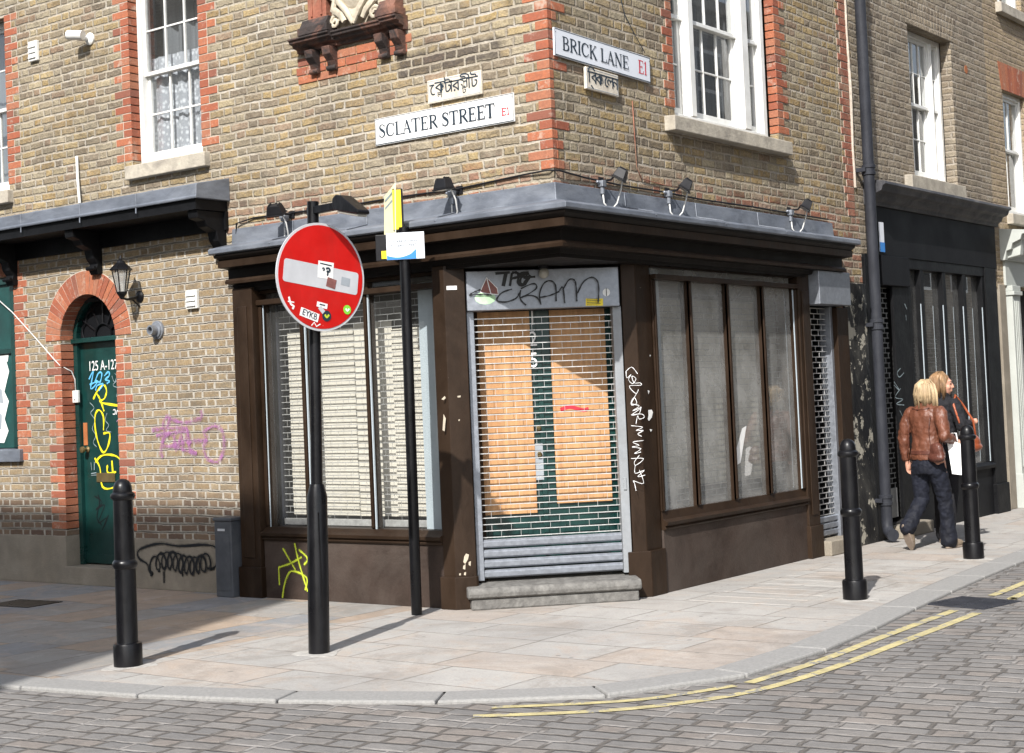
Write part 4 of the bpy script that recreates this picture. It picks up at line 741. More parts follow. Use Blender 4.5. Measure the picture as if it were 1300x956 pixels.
for s_ in (-1, 1):
    b.tube([(cx + s_ * x, -.09, z) for x, z in ((.30, 5.6), (.32, 5.35), (.27, 5.2), (.29, 5.08), (.20, 5.0), (.22, 4.92), (.14, 4.86), (.10, 4.80))], [.03, .04, .03, .04, .03, .035, .03, .025], 8)
    b.tube([(cx + s_ * .22 + .06 * (1 - k / 16) * math.cos(k * .7), -.075, 4.82 + .06 * (1 - k / 16) * math.sin(k * .7)) for k in range(15)], .016, 8)
    b.tube([(cx + s_ * x, -.10, z) for x, z in ((.0, 4.77), (.07, 4.88), (.16, 4.98), (.13, 5.1))], [.02, .03, .028, .012], 8)
b.xform(Matrix.Translation((0, 0, -.045)) @ Matrix.Diagonal((1, .8, 1, 1))); b.build('cartouche', 'carved', sh, smooth=True)

# ------------------------------------------------------------------ shopfront of the corner building
lead = lr_sweep('lead_flashing', [(-.02, 3.20), (.028, 3.195), (.04, 3.065), (.27, 3.012), (.30, 3.008), (.318, 2.995), (.318, 2.958), (.29, 2.95), (-.02, 2.95)], -3.46, 4.66, 'lead', cb, bevel=.005)
for x in (-2.7, -1.85, -.9): MB().tube([(x, -.034, 3.19), (x, -.045, 3.07), (x, -.29, 3.014), (x, -.322, 2.98)], .006, 6).build('lead_seam', 'lead', lead, smooth=True)
for y in (.9, 2.0, 3.1): MB().tube([(.034, y, 3.19), (.045, y, 3.07), (.29, y, 3.014), (.322, y, 2.98)], .006, 6).build('lead_seam', 'lead', lead, smooth=True)
lr_sweep('cornice', [(-.02, 2.949), (.295, 2.949), (.29, 2.925), (.262, 2.905), (.25, 2.898), (.245, 2.835), (.15, 2.828), (.145, 2.745), (.165, 2.738), (.175, 2.72), (.172, 2.70), (.10, 2.694), (.09, 2.66), (-.02, 2.66)], -3.40, 4.58, 'brown_dark', cb, bevel=.003)
lr_sweep('moulding', [(.24, 2.838), (.2525, 2.837), (.257, 2.895), (.24, 2.899)], -3.41, 4.59, 'brown', cb)
lr_sweep('moulding', [(.15, 2.702), (.180, 2.699), (.183, 2.722), (.168, 2.742), (.15, 2.742)], -3.405, 4.585, 'brown', cb)
b = MB(); b.prism([(-3.2, -.085), (.085, -.085), (.085, 3.9), (-.12, 3.9), (-.12, 1.1), (-.5, .75), (-1.2, .15), (-3.2, .12)], 2.63, 2.661); b.build('soffit', 'brown_dark', cb)
# left shop window
b = MB(); b.box(-3.14, -1.13, -.085, .1, 0, .49); b.build('stall_riser', 'riser', cb, bevel=.004)
s_ = strokes('graffiti', 'riser_yellow', .016, 'spray_lime', cb, -.088, halo='over_lime'); s_['label'] = 'lime green tag on the brown riser'
b = MB(); b.xprism([(-.1, .49), (.10, .49), (.11, .505), (.10, .52), (.125, .53), (.13, .555), (.09, .575), (.05, .60), (-.1, .60)], -3.14, -1.14); b.build('window_sill', 'brown', cb, bevel=.002)
b = MB(); b.box(-3.39, -3.15, -.12, .12, 0, 2.66); b.box(-3.41, -3.13, -.14, .12, 0, .26); b.box(-3.33, -3.21, -.132, -.119, .34, 2.5); b.build('pilaster', 'brown', cb, bevel=.006)
b = MB()
for x0, x1 in ((-3.15, -3.10), (-2.66, -2.61), (-1.93, -1.885), (-1.19, -1.14)): b.box(x0, x1, -.04, .05, .60, 2.50); b.vprism([(x0 + .008, .61), (x1 - .008, .61), (x1 - .008, 2.49), (x0 + .008, 2.49)], -.055, -.04)
b.box(-3.15, -1.14, -.075, .05, 2.50, 2.545); b.box(-3.15, -1.14, -.03, .05, 2.60, 2.66)
for x0, x1 in ((-2.66, -2.61), (-1.93, -1.885)): b.box(x0, x1, -.03, .05, 2.545, 2.60)
swl = b.build('shop_window', 'brown', cb, bevel=.004)
b = MB(); b.quad((-3.10, 0, .60), (-1.19, 0, .60), (-1.19, 0, 2.60), (-3.10, 0, 2.60)); b.build('pane', 'glass', swl, fix=False)
b = MB(); b.box(-3.098, -3.091, -.045, -.038, .60, 2.5); b.box(-2.608, -2.598, -.045, -.03, .60, 2.5); b.box(-1.883, -1.873, -.045, -.03, .60, 2.5); b.build('pale_edge', 'greyblue', swl)
b = MB(); grille(b, -3.08, -1.42, .66, 2.50, .11, row=.0525, unit=.15, r=.0040, vr=.0012); b.box(-3.08, -1.42, .09, .12, .61, .66); b.build('security_grille', 'bars', swl, fix=False)
b = MB(); b.box(-3.085, -3.06, .09, .13, .6, 2.58); b.build('end_panel', 'pipe', swl); b = MB(); b.box(-1.42, -1.20, .05, .10, .60, 2.56); b.build('end_panel', 'greyblue', swl)  # flat upright panels behind both ends of the pane
for (x0, x1, zt_, yy) in ((-3.055, -2.28, 2.26, .20), (-2.285, -1.86, 2.30, .215), (-1.85, -1.40, 2.22, .20)):
    b = MB(); vs = []; n = 36
    for i in range(n + 1): vs += [(x0, yy + .004 * math.sin(i * 2.1), .68 + (zt_ - .68) * i / n), (x1, yy + .006 + .004 * math.sin(i * 2.1 + .4), .68 + (zt_ - .68) * i / n)]
    b.add(vs, [(2 * i, 2 * i + 1, 2 * i + 3, 2 * i + 2) for i in range(n)]); b.build('blind', 'cream', swl, fix=False, smooth='full')
# interior
b = MB(); b.box(-3.4, -1.25, .9, .95, 0, 2.7); b.box(-3.4, -1.2, .16, .9, .45, .60); b.box(-3.42, -3.38, .1, .9, 0, 2.7); b.box(-1.24, -1.20, .1, .9, .5, 2.7)
b.box(-3.4, -1.2, .12, .95, 2.665, 2.70); b.build('interior', 'room', cb)
# corner doorway (splayed)
b = MB(); b.prism([(-1.14, -.10), (-1.02, -.10), (-.905, .015), (-.955, .065), (-.955, .22), (-1.14, .22)], 0, 2.66)
b.prism([(-1.16, -.125), (-1.01, -.125), (-.89, -.005), (-.89, .02), (-.95, .08), (-1.16, .08)], 0, .25); b.build('pilaster', 'brown', cb, bevel=.005)
b = MB(); b.prism([(-.06, .94), (.02, 1.02), (.02, 1.24), (-.20, 1.24), (-.20, 1.02), (-.10, .98)], 0, 2.66)
b.prism([(-.085, .905), (.045, 1.035), (.045, 1.26), (-.10, 1.26), (-.13, .95)], 0, .36); b.build('pilaster', 'brown', cb, bevel=.005)
CH = thing('corner_entrance', '', '') ; del CH['label']; del CH['category']
CH.parent = cb; CH.location = (-1.02, -.10, 0); CH.rotation_euler = (0, 0, R(45))
b = MB(); b.box(.175, 1.385, .0, .28, 2.30, 2.61); bx = b.build('shutter_box', 'galv', CH, bevel=.006)
strokes('graffiti', 'box_black', .026, 'spray_black', bx, -.004); strokes('graffiti', 'box_thin', .012, 'spray_black', bx, -.0125)
b = MB(); b.poly(ST['box_ell'][0], -.0012); b.build('sticker', 'leaf_green', bx, fix=False)
b = MB(); b.poly(ST['box_leaf'][0], -.0022); b.build('sticker', 'leaf_red', bx, fix=False)
b = MB(); p_ = ST['box_leaf'][0]; b.ribbon(p_ + [p_[0]], .007, -.003); b.ribbon([p_[1], (p_[1][0] + .03, p_[3][1])], .007, -.0035); b.build('sticker_outline', 'spray_white', bx, fix=False)
b = MB(); b.poly(ST['box_drop'][0], -.0012); b.ribbon([(ST['box_drop'][0][9][0], ST['box_drop'][0][9][1]), (ST['box_drop'][0][9][0] - .01, ST['box_drop'][0][9][1] + .05)], .006, -.001); b.build('sticker', 'sticker_white', bx, fix=False)
b = MB(); q = ST['box_drop'][0]; cx_ = sum(x for x, z in q) / 12; cz_ = sum(z for x, z in q) / 12; b.ribbon([(cx_, cz_ - .03), (cx_, cz_ + .035)], .006, -.002); b.build('sticker_mark', 'spray_black', bx, fix=False)
b = MB(); b.poly(ST['box_label'][0], -.0012); b.build('warning_label', 'yellow', bx, fix=False)
lx, lz = ST['box_label'][0][0]
b = MB()
for k in range(4): b.ribbon([(lx + .01, lz + .012 + k * .013), (lx + (.11 if k % 2 else .12), lz + .012 + k * .013)], .004, -.0022)
b.build('label_text', 'ink', bx, fix=False)
b = MB(); b.box(.175, .232, .075, .16, .20, 2.299); b.build('guide_rail', 'galv', CH, bevel=.004)
b = MB(); b.box(1.335, 1.405, .06, .16, .20, 2.299); b.box(1.36, 1.385, .05, .06, .85, .95); b.build('guide_rail', 'rail_paint', CH, bevel=.004)
b = MB(); grille(b, .232, 1.335, .53, 2.29, .12, row=.0503, unit=.155, r=.0040, vr=.0012)
rg = b.build('roller_grille', 'bars', CH, fix=False)
b = MB()
for k in range(4):
    z = .215 + k * .078
    b.xprism([(-.10, z), (-.085, z + .012), (-.083, z + .05), (-.10, z + .066), (-.12, z + .066), (-.12, z)], .232, 1.335)
b.build('shutter_slat', 'galv', CH, bevel=.003)
# doors behind the grille
b = MB(); b.box(.12, .76, .30, .345, .20, 2.32); b.box(.785, 1.45, .30, .345, .20, 2.32); b.box(.75, .79, .285, .305, .20, 2.32)
for a, c in ((.30, .66), (.88, 1.28)): b.box(a, c, .292, .30, .30, .62); b.box(a + .04, c - .04, .286, .292, .34, .58)
dd = b.build('shop_door', 'green', CH, bevel=.004)
b = MB(); b.box(.262, .700, .278, .290, .69, 2.31); b.build('plywood_board', 'ply', dd, bevel=.002)
b = MB(); b.box(.862, 1.312, .278, .290, .755, 2.31); b.build('plywood_board', 'ply', dd, bevel=.002)
for s__, z in (('1', 2.19), ('2', 2.02), ('5', 1.85)): text_obj('door_number', s__, .17, 'sign_white', dd, .725, .2835, z, sx=.8, align='CENTER')
b = MB()
for z in (1.15, 1.36): b.lathe([(.022, 0), (.022, -.02), (.012, -.03)], 14, (.735, .285, z), 'y')
b.build('door_lock', 'brass', dd, smooth=True)
b = MB(); b.box(.70, .765, .2835, .2845, .95, 1.24); b.build('door_smear', 'grey_print', dd)
b = MB(); b.ribbon([(.92, 1.50), (1.0, 1.52), (1.1, 1.49), (1.15, 1.5)], .03, .2765, smooth=3); b.build('red_mark', 'red_ink', dd, fix=False)
b = MB(); b.xprism([(-.30, .085), (.125, .085), (.14, .10), (.145, .125), (.14, .15), (.12, .168), (-.30, .195)], .075, 1.43); b.box(.10, 1.41, -.115, .30, 0, .084); b.build('doorstep', 'step', CH, bevel=.012)
strokes('graffiti', 'pil_white', .005, 'spray_white', CH, -.0025)
for key, nm in (('pil_chips', 'paint_chip'), ('pil_chips_up', 'paint_chip')):
    b = MB()
    for i, p_ in enumerate(ST[key]): b.poly(p_, -.0022)
    b.build(nm, 'carved', CH, fix=False)
b = MB(); b.box(.02, .10, -.0035, 0, 2.47, 2.50); b.build('small_notice', 'sticker_white', CH)
b = MB()
for p_ in ST['white_chip_R']: b.poly(p_, -.0235)
b.build('paint_chip', 'sticker_white', cb, rz=RZ, fix=False)
b = MB(); b.prism([(-.98, .30), (-.88, .20), (-.08, 1.00), (-.18, 1.10)], 2.30, 2.629); b.build('lintel', 'dark', cb)

# right shop window (Brick Lane side), local x runs along the street
b = MB(); b.box(1.26, 3.80, -.03, .15, 0, .50); b.build('stall_riser', 'riser', cb, rz=RZ, bevel=.004)
b = MB(); b.xprism([(-.1, .50), (.045, .50), (.055, .515), (.045, .53), (.07, .54), (.078, .565), (.035, .585), (.02, .65), (-.1, .65)], 1.26, 3.79); b.build('window_sill', 'brown', cb, rz=RZ, bevel=.002)
b = MB()
for x0, x1 in ((1.255, 1.30), (1.815, 1.865), (2.455, 2.505), (3.095, 3.145), (3.725, 3.79)): b.box(x0, x1, -.03, .05, .65, 2.52); b.box(x0 + .01, x1 - .01, -.045, -.03, .66, 2.51)
b.box(1.255, 3.79, -.07, .05, 2.52, 2.56); b.box(1.255, 3.79, -.02, .05, 2.62, 2.66)
swr = b.build('shop_window', 'brown', cb, rz=RZ, bevel=.004)
b = MB()
for x in (1.803, 2.443, 3.083, 3.713): b.box(x, x + .012, -.036, -.028, .66, 2.51); b.build('pale_edge', 'greyblue', swr)
b = MB(); b.quad((1.30, 0.01, .65), (3.73, .01, .65), (3.73, .01, 2.62), (1.30, .01, 2.62)); b.build('pane', 'glass_dusty', swr, fix=False)
b = MB(); grille(b, 1.5, 3.70, .70, 2.45, .12, row=.0525, unit=.15, r=.0040, vr=.0012); b.build('security_grille', 'bars_in', swr, fix=False)
b = MB(); b.box(1.30, 1.50, .06, .10, .65, 2.62); b.build('end_panel', 'greyblue', swr)  # flat pale blue-grey panel behind the corner end of the pane
b = MB(); b.box(1.50, 3.55, .22, .24, .78, 2.40); b.build('blind', 'cream', swr)
b = MB(); b.poly([(3.02 - .56, .92), (2.64, .96), (2.78, 1.28), (2.70, 1.26)], .006); b.build('torn_paper', 'sticker_white', swr, fix=False)
b = MB(); b.box(1.2, 3.85, .8, .85, 0, 2.7); b.box(1.2, 3.8, .15, .8, .5, .65); b.box(1.2, 1.24, .1, .8, .5, 2.7); b.box(3.80, 3.84, .1, .8, 0, 2.7); b.box(1.2, 3.85, .1, .85, 2.665, 2.7); b.build('interior', 'room', cb, rz=RZ)
b = MB(); b.box(3.79, 4.02, -.055, .2, 0, 2.66); b.box(3.775, 4.035, -.075, .2, 0, .30); b.box(3.85, 3.96, -.065, -.055, .4, 2.5); b.build('pilaster', 'brown', cb, rz=RZ, bevel=.005)
# side door with its grille and box
b = MB(); grille(b, 4.03, 4.56, .36, 2.36, .06, row=.0525, unit=.15, r=.0048, vr=.003)
sd = b.build('side_grille', 'bars', cb, rz=RZ, fix=False)
b = MB()
for k in range(3): b.xprism([(-.04, .16 + k * .065), (-.025, .17 + k * .065), (-.025, .21 + k * .065), (-.04, .22 + k * .065)], 4.03, 4.56)
b.build('slat', 'galv', sd)
b = MB(); b.box(4.56, 4.61, .0, .12, .12, 2.37); b.build('guide_rail', 'galv', sd, bevel=.003)
b = MB(); b.box(4.02, 4.62, .25, .30, 0, 2.7); b.build('door_recess', 'dark', sd)
b = MB(); b.box(4.03, 4.62, -.15, .2, 0, .14); b.build('doorstep', 'concrete', cb, rz=RZ, bevel=.01, )
b = MB(); b.box(4.03, 4.71, -.16, .02, 2.375, 2.695); b.build('shutter_box', 'galv', cb, rz=RZ, bevel=.006)
b = MB(); b.box(4.61, 4.86, -.05, .15, 0, 2.36); b.build('door_post', 'brown', cb, rz=RZ, bevel=.005)
b = MB(); b.box(4.86, 5.36, -.03, .2, 0, 2.62); b.build('pier', 'pier', cb, rz=RZ, bevel=.01)
b = MB(); b.tube([(5.265, -.01, 8), (5.27, -.014, 6.3), (5.255, -.01, 5.2), (5.275, -.014, 4.6), (5.26, -.01, 4.0), (5.27, -.012, 3.6)], [.014, .016, .013, .017, .014, .015], 8); b.build('mortar_fillet', 'mortar', cb, rz=RZ, smooth=True)
# hidden sides and roof
b = MB(); b.box(-9.0, -.005, 5.3, 5.35, 0, 8.4); b.box(-9.0, -.005, .01, 5.3, 8.4, 8.5); b.box(-9.05, -9.0, 0, 5.35, 0, 8.5); b.build('roof', 'roof', cb)
b = MB(); b.box(-8.9, -.96, .96, 1.0, 2.72, 8.3); b.box(-8.9, -.85, .13, 3, 2.72, 2.76); b.box(-.9, -.86, 1, 5.3, 0.1, 8.3); b.build('inner_wall', 'dark', cb)

# ================================================================== NEIGHBOURING BUILDING
nb = thing('neighbouring_building', 'grey-brown brick building with black shopfront beside the downpipe', 'building', (0, 5.36, 0))
def NB(o): return o
OFF2 = (0, -5.36, 0)
def at2(o): o.location = (0, -5.36 if o.parent is nb else 0, 0); return o
at2(wall('wall', 'brick_second', nb, 5.36, 9.27, 2.9, 9.0, [(6.87, 8.14, 3.87, 5.56, .13)], rz=RZ))
at2(sash_window(nb, [(6.93, 7.12, 1), (7.17, 7.78, 3), (7.83, 8.06, 1)], 3.88, 5.56, 4.74, .13, rz=RZ, sill=(6.58, 8.16, 3.70, 3.86, .09), fw=.06, bar=.015))
b = MB()
for i in range(17):
    k = (i - 8) / 8.0; x = 7.505 + k * .66; x2 = 7.505 + k * .78
    b.vprism([(x - .034, 5.565), (x + .034, 5.565), (x2 + .042, 5.86), (x2 - .042, 5.86)], -.006, .05)
at2(b.build('lintel', 'brick_second', nb, rz=RZ, bevel=.002))
b = MB(); b.lathe([(.05, 0), (.05, .06), (.001, .06)], 16, (8.6, -.004, 5.3), 'y'); at2(b.build('vent_hole', 'rust', nb, rz=RZ, smooth=True))
b = MB(); b.xprism([(0, 3.70), (.05, 3.70), (.24, 3.665), (.25, 3.635), (.22, 3.62), (.20, 3.57), (.14, 3.55), (.12, 3.50), (.08, 3.48), (.07, 3.44), (0, 3.44)], 5.48, 9.20)
at2(b.build('cornice', 'pillar_stone', nb, rz=RZ, bevel=.004))
b = MB(); b.box(5.50, 9.14, -.05, .2, 2.93, 3.439); at2(b.build('fascia', 'shop_dark', nb, rz=RZ, bevel=.004))
b = MB(); b.box(5.70, 6.42, -.07, .2, 2.62, 2.929); at2(b.build('shutter_box', 'shop_dark', nb, rz=RZ, bevel=.005))
b = MB(); b.box(5.37, 5.70, -.03, .2, 0, 2.93); at2(b.build('pilaster', 'black_paint', nb, rz=RZ, bevel=.005)); b = MB(); b.box(8.72, 9.10, -.05, .2, 0, 2.929); b.box(8.70, 9.12, -.07, .2, 0, .35); at2(b.build('pilaster', 'black_paint', nb, rz=RZ, bevel=.005))
b = MB(); b.box(6.02, 6.42, -.035, .0, .18, 2.62); dn = at2(b.build('door', 'black_paint', nb, rz=RZ, bevel=.004))
strokes('graffiti', 'shop2_white', .010, 'spray_faint', dn, -.038)
b = MB(); grille(b, 5.70, 6.02, .5, 2.6, .04, row=.0525, unit=.15, r=.0048, vr=.003); b.box(5.70, 6.02, .03, .05, .2, .5); at2(b.build('side_grille', 'bars_in', nb, rz=RZ, fix=False))
b = MB(); b.box(5.6, 6.5, .2, .25, 0, 2.9); b.box(5.66, 6.45, -.02, .2, 0, .15); at2(b.build('door_recess', 'dark', nb, rz=RZ))
b = MB(); b.box(5.68, 6.50, -.16, -.0, 0, .13); at2(b.build('doorstep', 'concrete', nb, rz=RZ, bevel=.012))
b = MB(); b.box(6.42, 8.72, -.02, .15, 0, .55); b.xprism([(-.1, .55), (.06, .55), (.07, .59), (.02, .62), (-.1, .62)], 6.42, 8.72); at2(b.build('stall_riser', 'shop_dark', nb, rz=RZ, bevel=.004))
b = MB()
for x0, x1 in ((6.42, 6.50), (6.78, 6.87), (7.42, 7.51), (8.03, 8.12), (8.64, 8.72)): b.box(x0, x1, -.035, .07, .62, 2.82)
b.box(6.42, 8.72, -.04, .07, 2.82, 2.929)
w2 = at2(b.build('shop_window', 'black_paint', nb, rz=RZ, bevel=.004))
b = MB()
for x in (6.768, 7.408, 8.018, 8.628): b.box(x, x + .011, -.033, -.025, .63, 2.45)
b.build('pale_edge', 'greyblue', w2)  # lit edges of the black mullions painted as pale strips
b = MB(); b.quad((6.5, .03, .62), (8.64, .03, .62), (8.64, .03, 2.82), (6.5, .03, 2.82)); b.build('pane', 'pane_reflective', w2, fix=False)
b = MB(); grille(b, 6.5, 8.64, .66, 2.1, .14, row=.0525, unit=.15, r=.004); b.build('security_grille', 'bars_in', w2, fix=False)
b = MB(); b.box(6.4, 8.72, .8, .85, 0, 2.9); b.box(6.4, 6.43, .1, .8, 0, 2.9); b.box(8.7, 8.72, .1, .8, 0, 2.9); b.build('interior', 'dark', w2)
b = MB(); b.box(5.66, 5.78, -.075, -.071, 2.96, 3.27); at2(b.build('notice', 'sign_blue_white', nb, rz=RZ))
b = MB(); b.box(5.66, 5.78, -.079, -.0755, 2.96, 3.06); at2(b.build('notice_band', 'blue', nb, rz=RZ))
b = MB(); b.box(-8, -.01, 5.37, 9.25, 8.9, 9.0); b.box(-8.05, -8, 5.37, 9.25, 0, 9.0); o_ = b.build('roof', 'roof', nb); o_.location = (0, -5.36, 0)
b = MB(); b.box(-1.0, -.95, 5.4, 9.25, .0, 8.8); o_ = b.build('inner_wall', 'dark', nb); o_.location = (0, -5.36, 0)

# ================================================================== THIRD BUILDING
tb = thing('end_building', 'clean tan brick building with pale grey-green shopfront at the right edge', 'building', (0, 9.27, 0))
def at3(o): o.location = (0, -9.27, 0); return o
at3(wall('wall', 'brick_third', tb, 9.27, 17.0, 2.7, 10.0, [(9.82, 10.66, 3.66, 5.22, .13), (9.82, 10.72, 6.33, 7.8, .13)], rz=RZ))
b = MB(); b.prism([(-.03, 9.26), (-.002, 9.26), (-.002, 9.275), (-.03, 9.275)], 2.7, 10); at3(b.build('wall_edge', 'brick_third', tb))
at3(sash_window(tb, [(9.88, 10.60, 2)], 3.67, 5.22, 4.5, .06, rz=RZ, rows=1, sill=(9.74, 10.74, 3.52, 3.66, .08), fr='white'))
at3(sash_window(tb, [(9.88, 10.66, 2)], 6.34, 7.8, 7.1, .06, rz=RZ, rows=1, sill=(9.74, 10.8, 6.19, 6.33, .08)))
b = MB()
for i in range(13):
    k = (i - 6) / 6.0; x = 10.24 + k * .41; x2 = 10.24 + k * .50
    b.vprism([(x - .032, 5.225), (x + .032, 5.225), (x2 + .039, 5.57), (x2 - .039, 5.57)], -.006, .05)
at3(b.build('lintel', 'red', tb, rz=RZ, bevel=.002))
b = MB(); b.box(9.275, 9.50, -.02, .2, 0, 2.75); at3(b.build('pier', 'concrete', tb, rz=RZ, bevel=.008))
b = MB(); b.xprism([(0, 3.44), (.32, 3.40), (.32, 3.36), (.28, 3.35), (.26, 3.29), (.16, 3.25), (.14, 3.18), (.08, 3.16), (.06, 3.05), (0, 3.05)], 9.42, 17.0); at3(b.build('cornice', 'pale_shop', tb, rz=RZ, bevel=.004))
b = MB(); b.xprism([(0, 3.06), (.22, 3.10), (.24, 3.25), (.26, 3.34), (0, 3.34)], 9.50, 9.62); at3(b.build('bracket', 'pale_shop', tb, rz=RZ, bevel=.01))
b = MB(); b.box(9.55, 9.82, -.08, .1, 0, 2.62); b.box(9.53, 9.84, -.10, .1, 0, .42); b.box(9.53, 9.84, -.11, .1, 2.62, 2.67); b.box(9.54, 9.83, -.09, .1, 2.671, 2.74)
for x in (9.61, 9.67, 9.73): b.box(x - .012, x + .012, -.092, -.08, .5, 2.55)
at3(b.build('pilaster', 'pale_shop', tb, rz=RZ, bevel=.006))
b = MB(); b.box(9.50, 17, -.03, .1, 2.741, 3.05); b.box(9.84, 17, -.03, .1, 0, .6); b.box(9.84, 9.98, -.03, .1, .6, 2.74); b.box(10.9, 11.0, -.03, .1, .6, 2.74); at3(b.build('shopfront_frame', 'pale_shop', tb, rz=RZ, bevel=.005))
b = MB(); b.box(9.9, 17, .12, .16, .6, 2.74); at3(b.build('shop_interior', 'dark', tb, rz=RZ))
b = MB(); b.box(-8, -.01, 9.3, 17, 9.9, 10.0); b.box(-8.05, -8, 9.3, 17, 0, 10.0); b.box(-1.2, -1.15, 9.3, 17, 2, 9.9); b.box(-8, -.01, 16.9, 17, 0, 10); at3(b.build('roof', 'roof', tb))

# ================================================================== BUILDINGS ACROSS THE STREETS (seen in the glass, and they shade the left pavement)
def block(name, label, x0, x1, y0, y1, z, face):
    t = thing(name, label, 'building', ((x0 + x1) / 2, (y0 + y1) / 2, 0)); ox, oy = (x0 + x1) / 2, (y0 + y1) / 2
    b = MB(); b.box(x0 - ox, x1 - ox, y0 - oy, y1 - oy, 0, z); b.build('wall', 'brick_opposite', t)
    b = MB(); b.box(x0 - ox - .15, x1 - ox + .15, y0 - oy - .15, y1 - oy + .15, z, z + .25); b.build('parapet', 'stone', t)
    fr = []; lo, hi = (x0, x1) if face in 'ns' else (y0, y1)
    u = lo + 1.0
    while u < hi - 1.6:
        for zz in [4.0 + 3.0 * k for k in range(int((z - 3) // 3))]: fr.append((u, zz))
        u += 2.6
    wf = MB(); wg = MB()
    for u, zz in fr:
        if face == 'n':
            yy = y1 - oy; wf.box(u - ox, u + 1.1 - ox, yy, yy + .06, zz, zz + 1.7); wg.box(u + .08 - ox, u + 1.02 - ox, yy + .061, yy + .07, zz + .08, zz + .8); wg.box(u + .08 - ox, u + 1.02 - ox, yy + .061, yy + .07, zz + .88, zz + 1.62)
        else:
            xx = x0 - ox; wf.box(xx - .06, xx, u - oy, u + 1.1 - oy, zz, zz + 1.7); wg.box(xx - .07, xx - .061, u + .08 - oy, u + 1.02 - oy, zz + .08, zz + .8); wg.box(xx - .07, xx - .061, u + .08 - oy, u + 1.02 - oy, zz + .88, zz + 1.62)
    wf.build('window_frame', 'white', t); wg.build('window_glass', 'shop_dark', t)
    return t
block('opposite_building', 'tall brick block across the side street, behind the camera', -26, 1.89, -24, -14.0, 13.0, 'n')
block('opposite_building', 'three storey brick block across Brick Lane, outside the frame', 9.0, 15, -1.0, 34, 9.5, 'w')
# ================================================================== GROUND
def crv(pts, k=8):
    q = []
    for i in range(len(pts) - 1):
        p0, p1, p2, p3 = pts[max(i - 1, 0)], pts[i], pts[i + 1], pts[min(i + 2, len(pts) - 1)]
        for s in range(k):
            t = s / k; q.append(tuple(.5 * (2 * p1[j] + (p2[j] - p0[j]) * t + (2 * p0[j] - 5 * p1[j] + 4 * p2[j] - p3[j]) * t * t + (3 * p1[j] - p0[j] - 3 * p2[j] + p3[j]) * t ** 3) for j in (0, 1)))
    return q + [pts[-1]]
def offs(pts, d):
    out = []
    for i, p in enumerate(pts):
        a, b = pts[max(i - 1, 0)], pts[min(i + 1, len(pts) - 1)]; dx, dy = b[0] - a[0], b[1] - a[1]; l = math.hypot(dx, dy)
        out.append((p[0] + dy / l * d, p[1] - dx / l * d))
    return out
def walk(pts, step):
    out = [pts[0]]; acc = 0
    for a, b in zip(pts[:-1], pts[1:]):
        l = math.hypot(b[0] - a[0], b[1] - a[1]); s = step - acc
        while s <= l:
            t = s / l; out.append((a[0] + (b[0] - a[0]) * t, a[1] + (b[1] - a[1]) * t)); s += step
        acc = l - (s - step)
    return out
KP = crv([(1.45, 60), (1.5, 30), (1.6, 15), (1.75, 8), (1.92, 4.1), (2.10, 1.8), (2.30, 0), (2.36, -1.0), (2.28, -1.75), (1.98, -2.35), (1.45, -2.80), (.65, -3.2), (-.35, -3.52), (-1.6, -3.72), (-4, -3.82), (-12, -3.9), (-45, -4.0)])
KI = offs(KP, .27); RD = -.018
b = MB(); b.add([(x, y, 0) for x, y in KI] + [(-45, 60, 0)], [tuple(range(len(KI) + 1))]); g = b.build('pavement', 'paving', kind='structure')
if g.data.polygons[0].normal.z < 0: g.data.flip_normals()
b = MB(); P = walk(KP, .92); P = [p for p in P if p[1] < 40 and p[0] > -20]; Q = offs(P, .268)
for i in range(len(P) - 1):
    f = lambda a, c, t: (a[0] + (c[0] - a[0]) * t, a[1] + (c[1] - a[1]) * t)
    z = .004 + rnd.random() * .004
    b.prism([f(P[i], P[i + 1], .006), f(P[i], P[i + 1], .994), f(Q[i], Q[i + 1], .994), f(Q[i], Q[i + 1], .006)], -.2, z)
b.build('kerb', 'kerb', bevel=.012, kind='structure')
b = MB(); b.quad((-45, -60, RD), (60, -60, RD), (60, 80, RD), (-45, 80, RD)); b.build('road', 'setts', fix=False, kind='structure')
b = MB(); b.quad((-400, -400, RD - .2), (400, -400, RD - .2), (400, 400, RD - .2), (-400, 400, RD - .2)); b.build('ground', 'asphalt', fix=False, kind='structure')
def road_line(pts, w):
    q = crv(pts, 10); A, B = offs(q, w / 2), offs(q, -w / 2); n = len(q)
    q = [(x, y, RD + .004) for x, y in A] + [(x, y, RD + .004) for x, y in B]
    return MB().add(q, [(i, i + 1, n + i + 1, n + i) for i in range(n - 1)]).build('yellow_line', 'line', kind='structure')
road_line([(2.0, 30), (2.05, 14), (2.2, 7), (2.37, 2.9), (2.40, 2.02)], .07); road_line([(2.2, 30), (2.25, 14), (2.38, 7), (2.56, 2.4), (2.60, 1.95)], .07)
road_line([(2.42, 1.22), (2.43, 0), (2.45, -1.0), (2.40, -1.75)], .07); road_line([(2.61, 1.15), (2.62, -.3), (2.61, -1.3), (2.50, -2.05), (2.15, -2.65), (1.55, -3.12)], .07)
road_line([(2.37, -1.85), (2.08, -2.42), (1.5, -2.9)], .06)
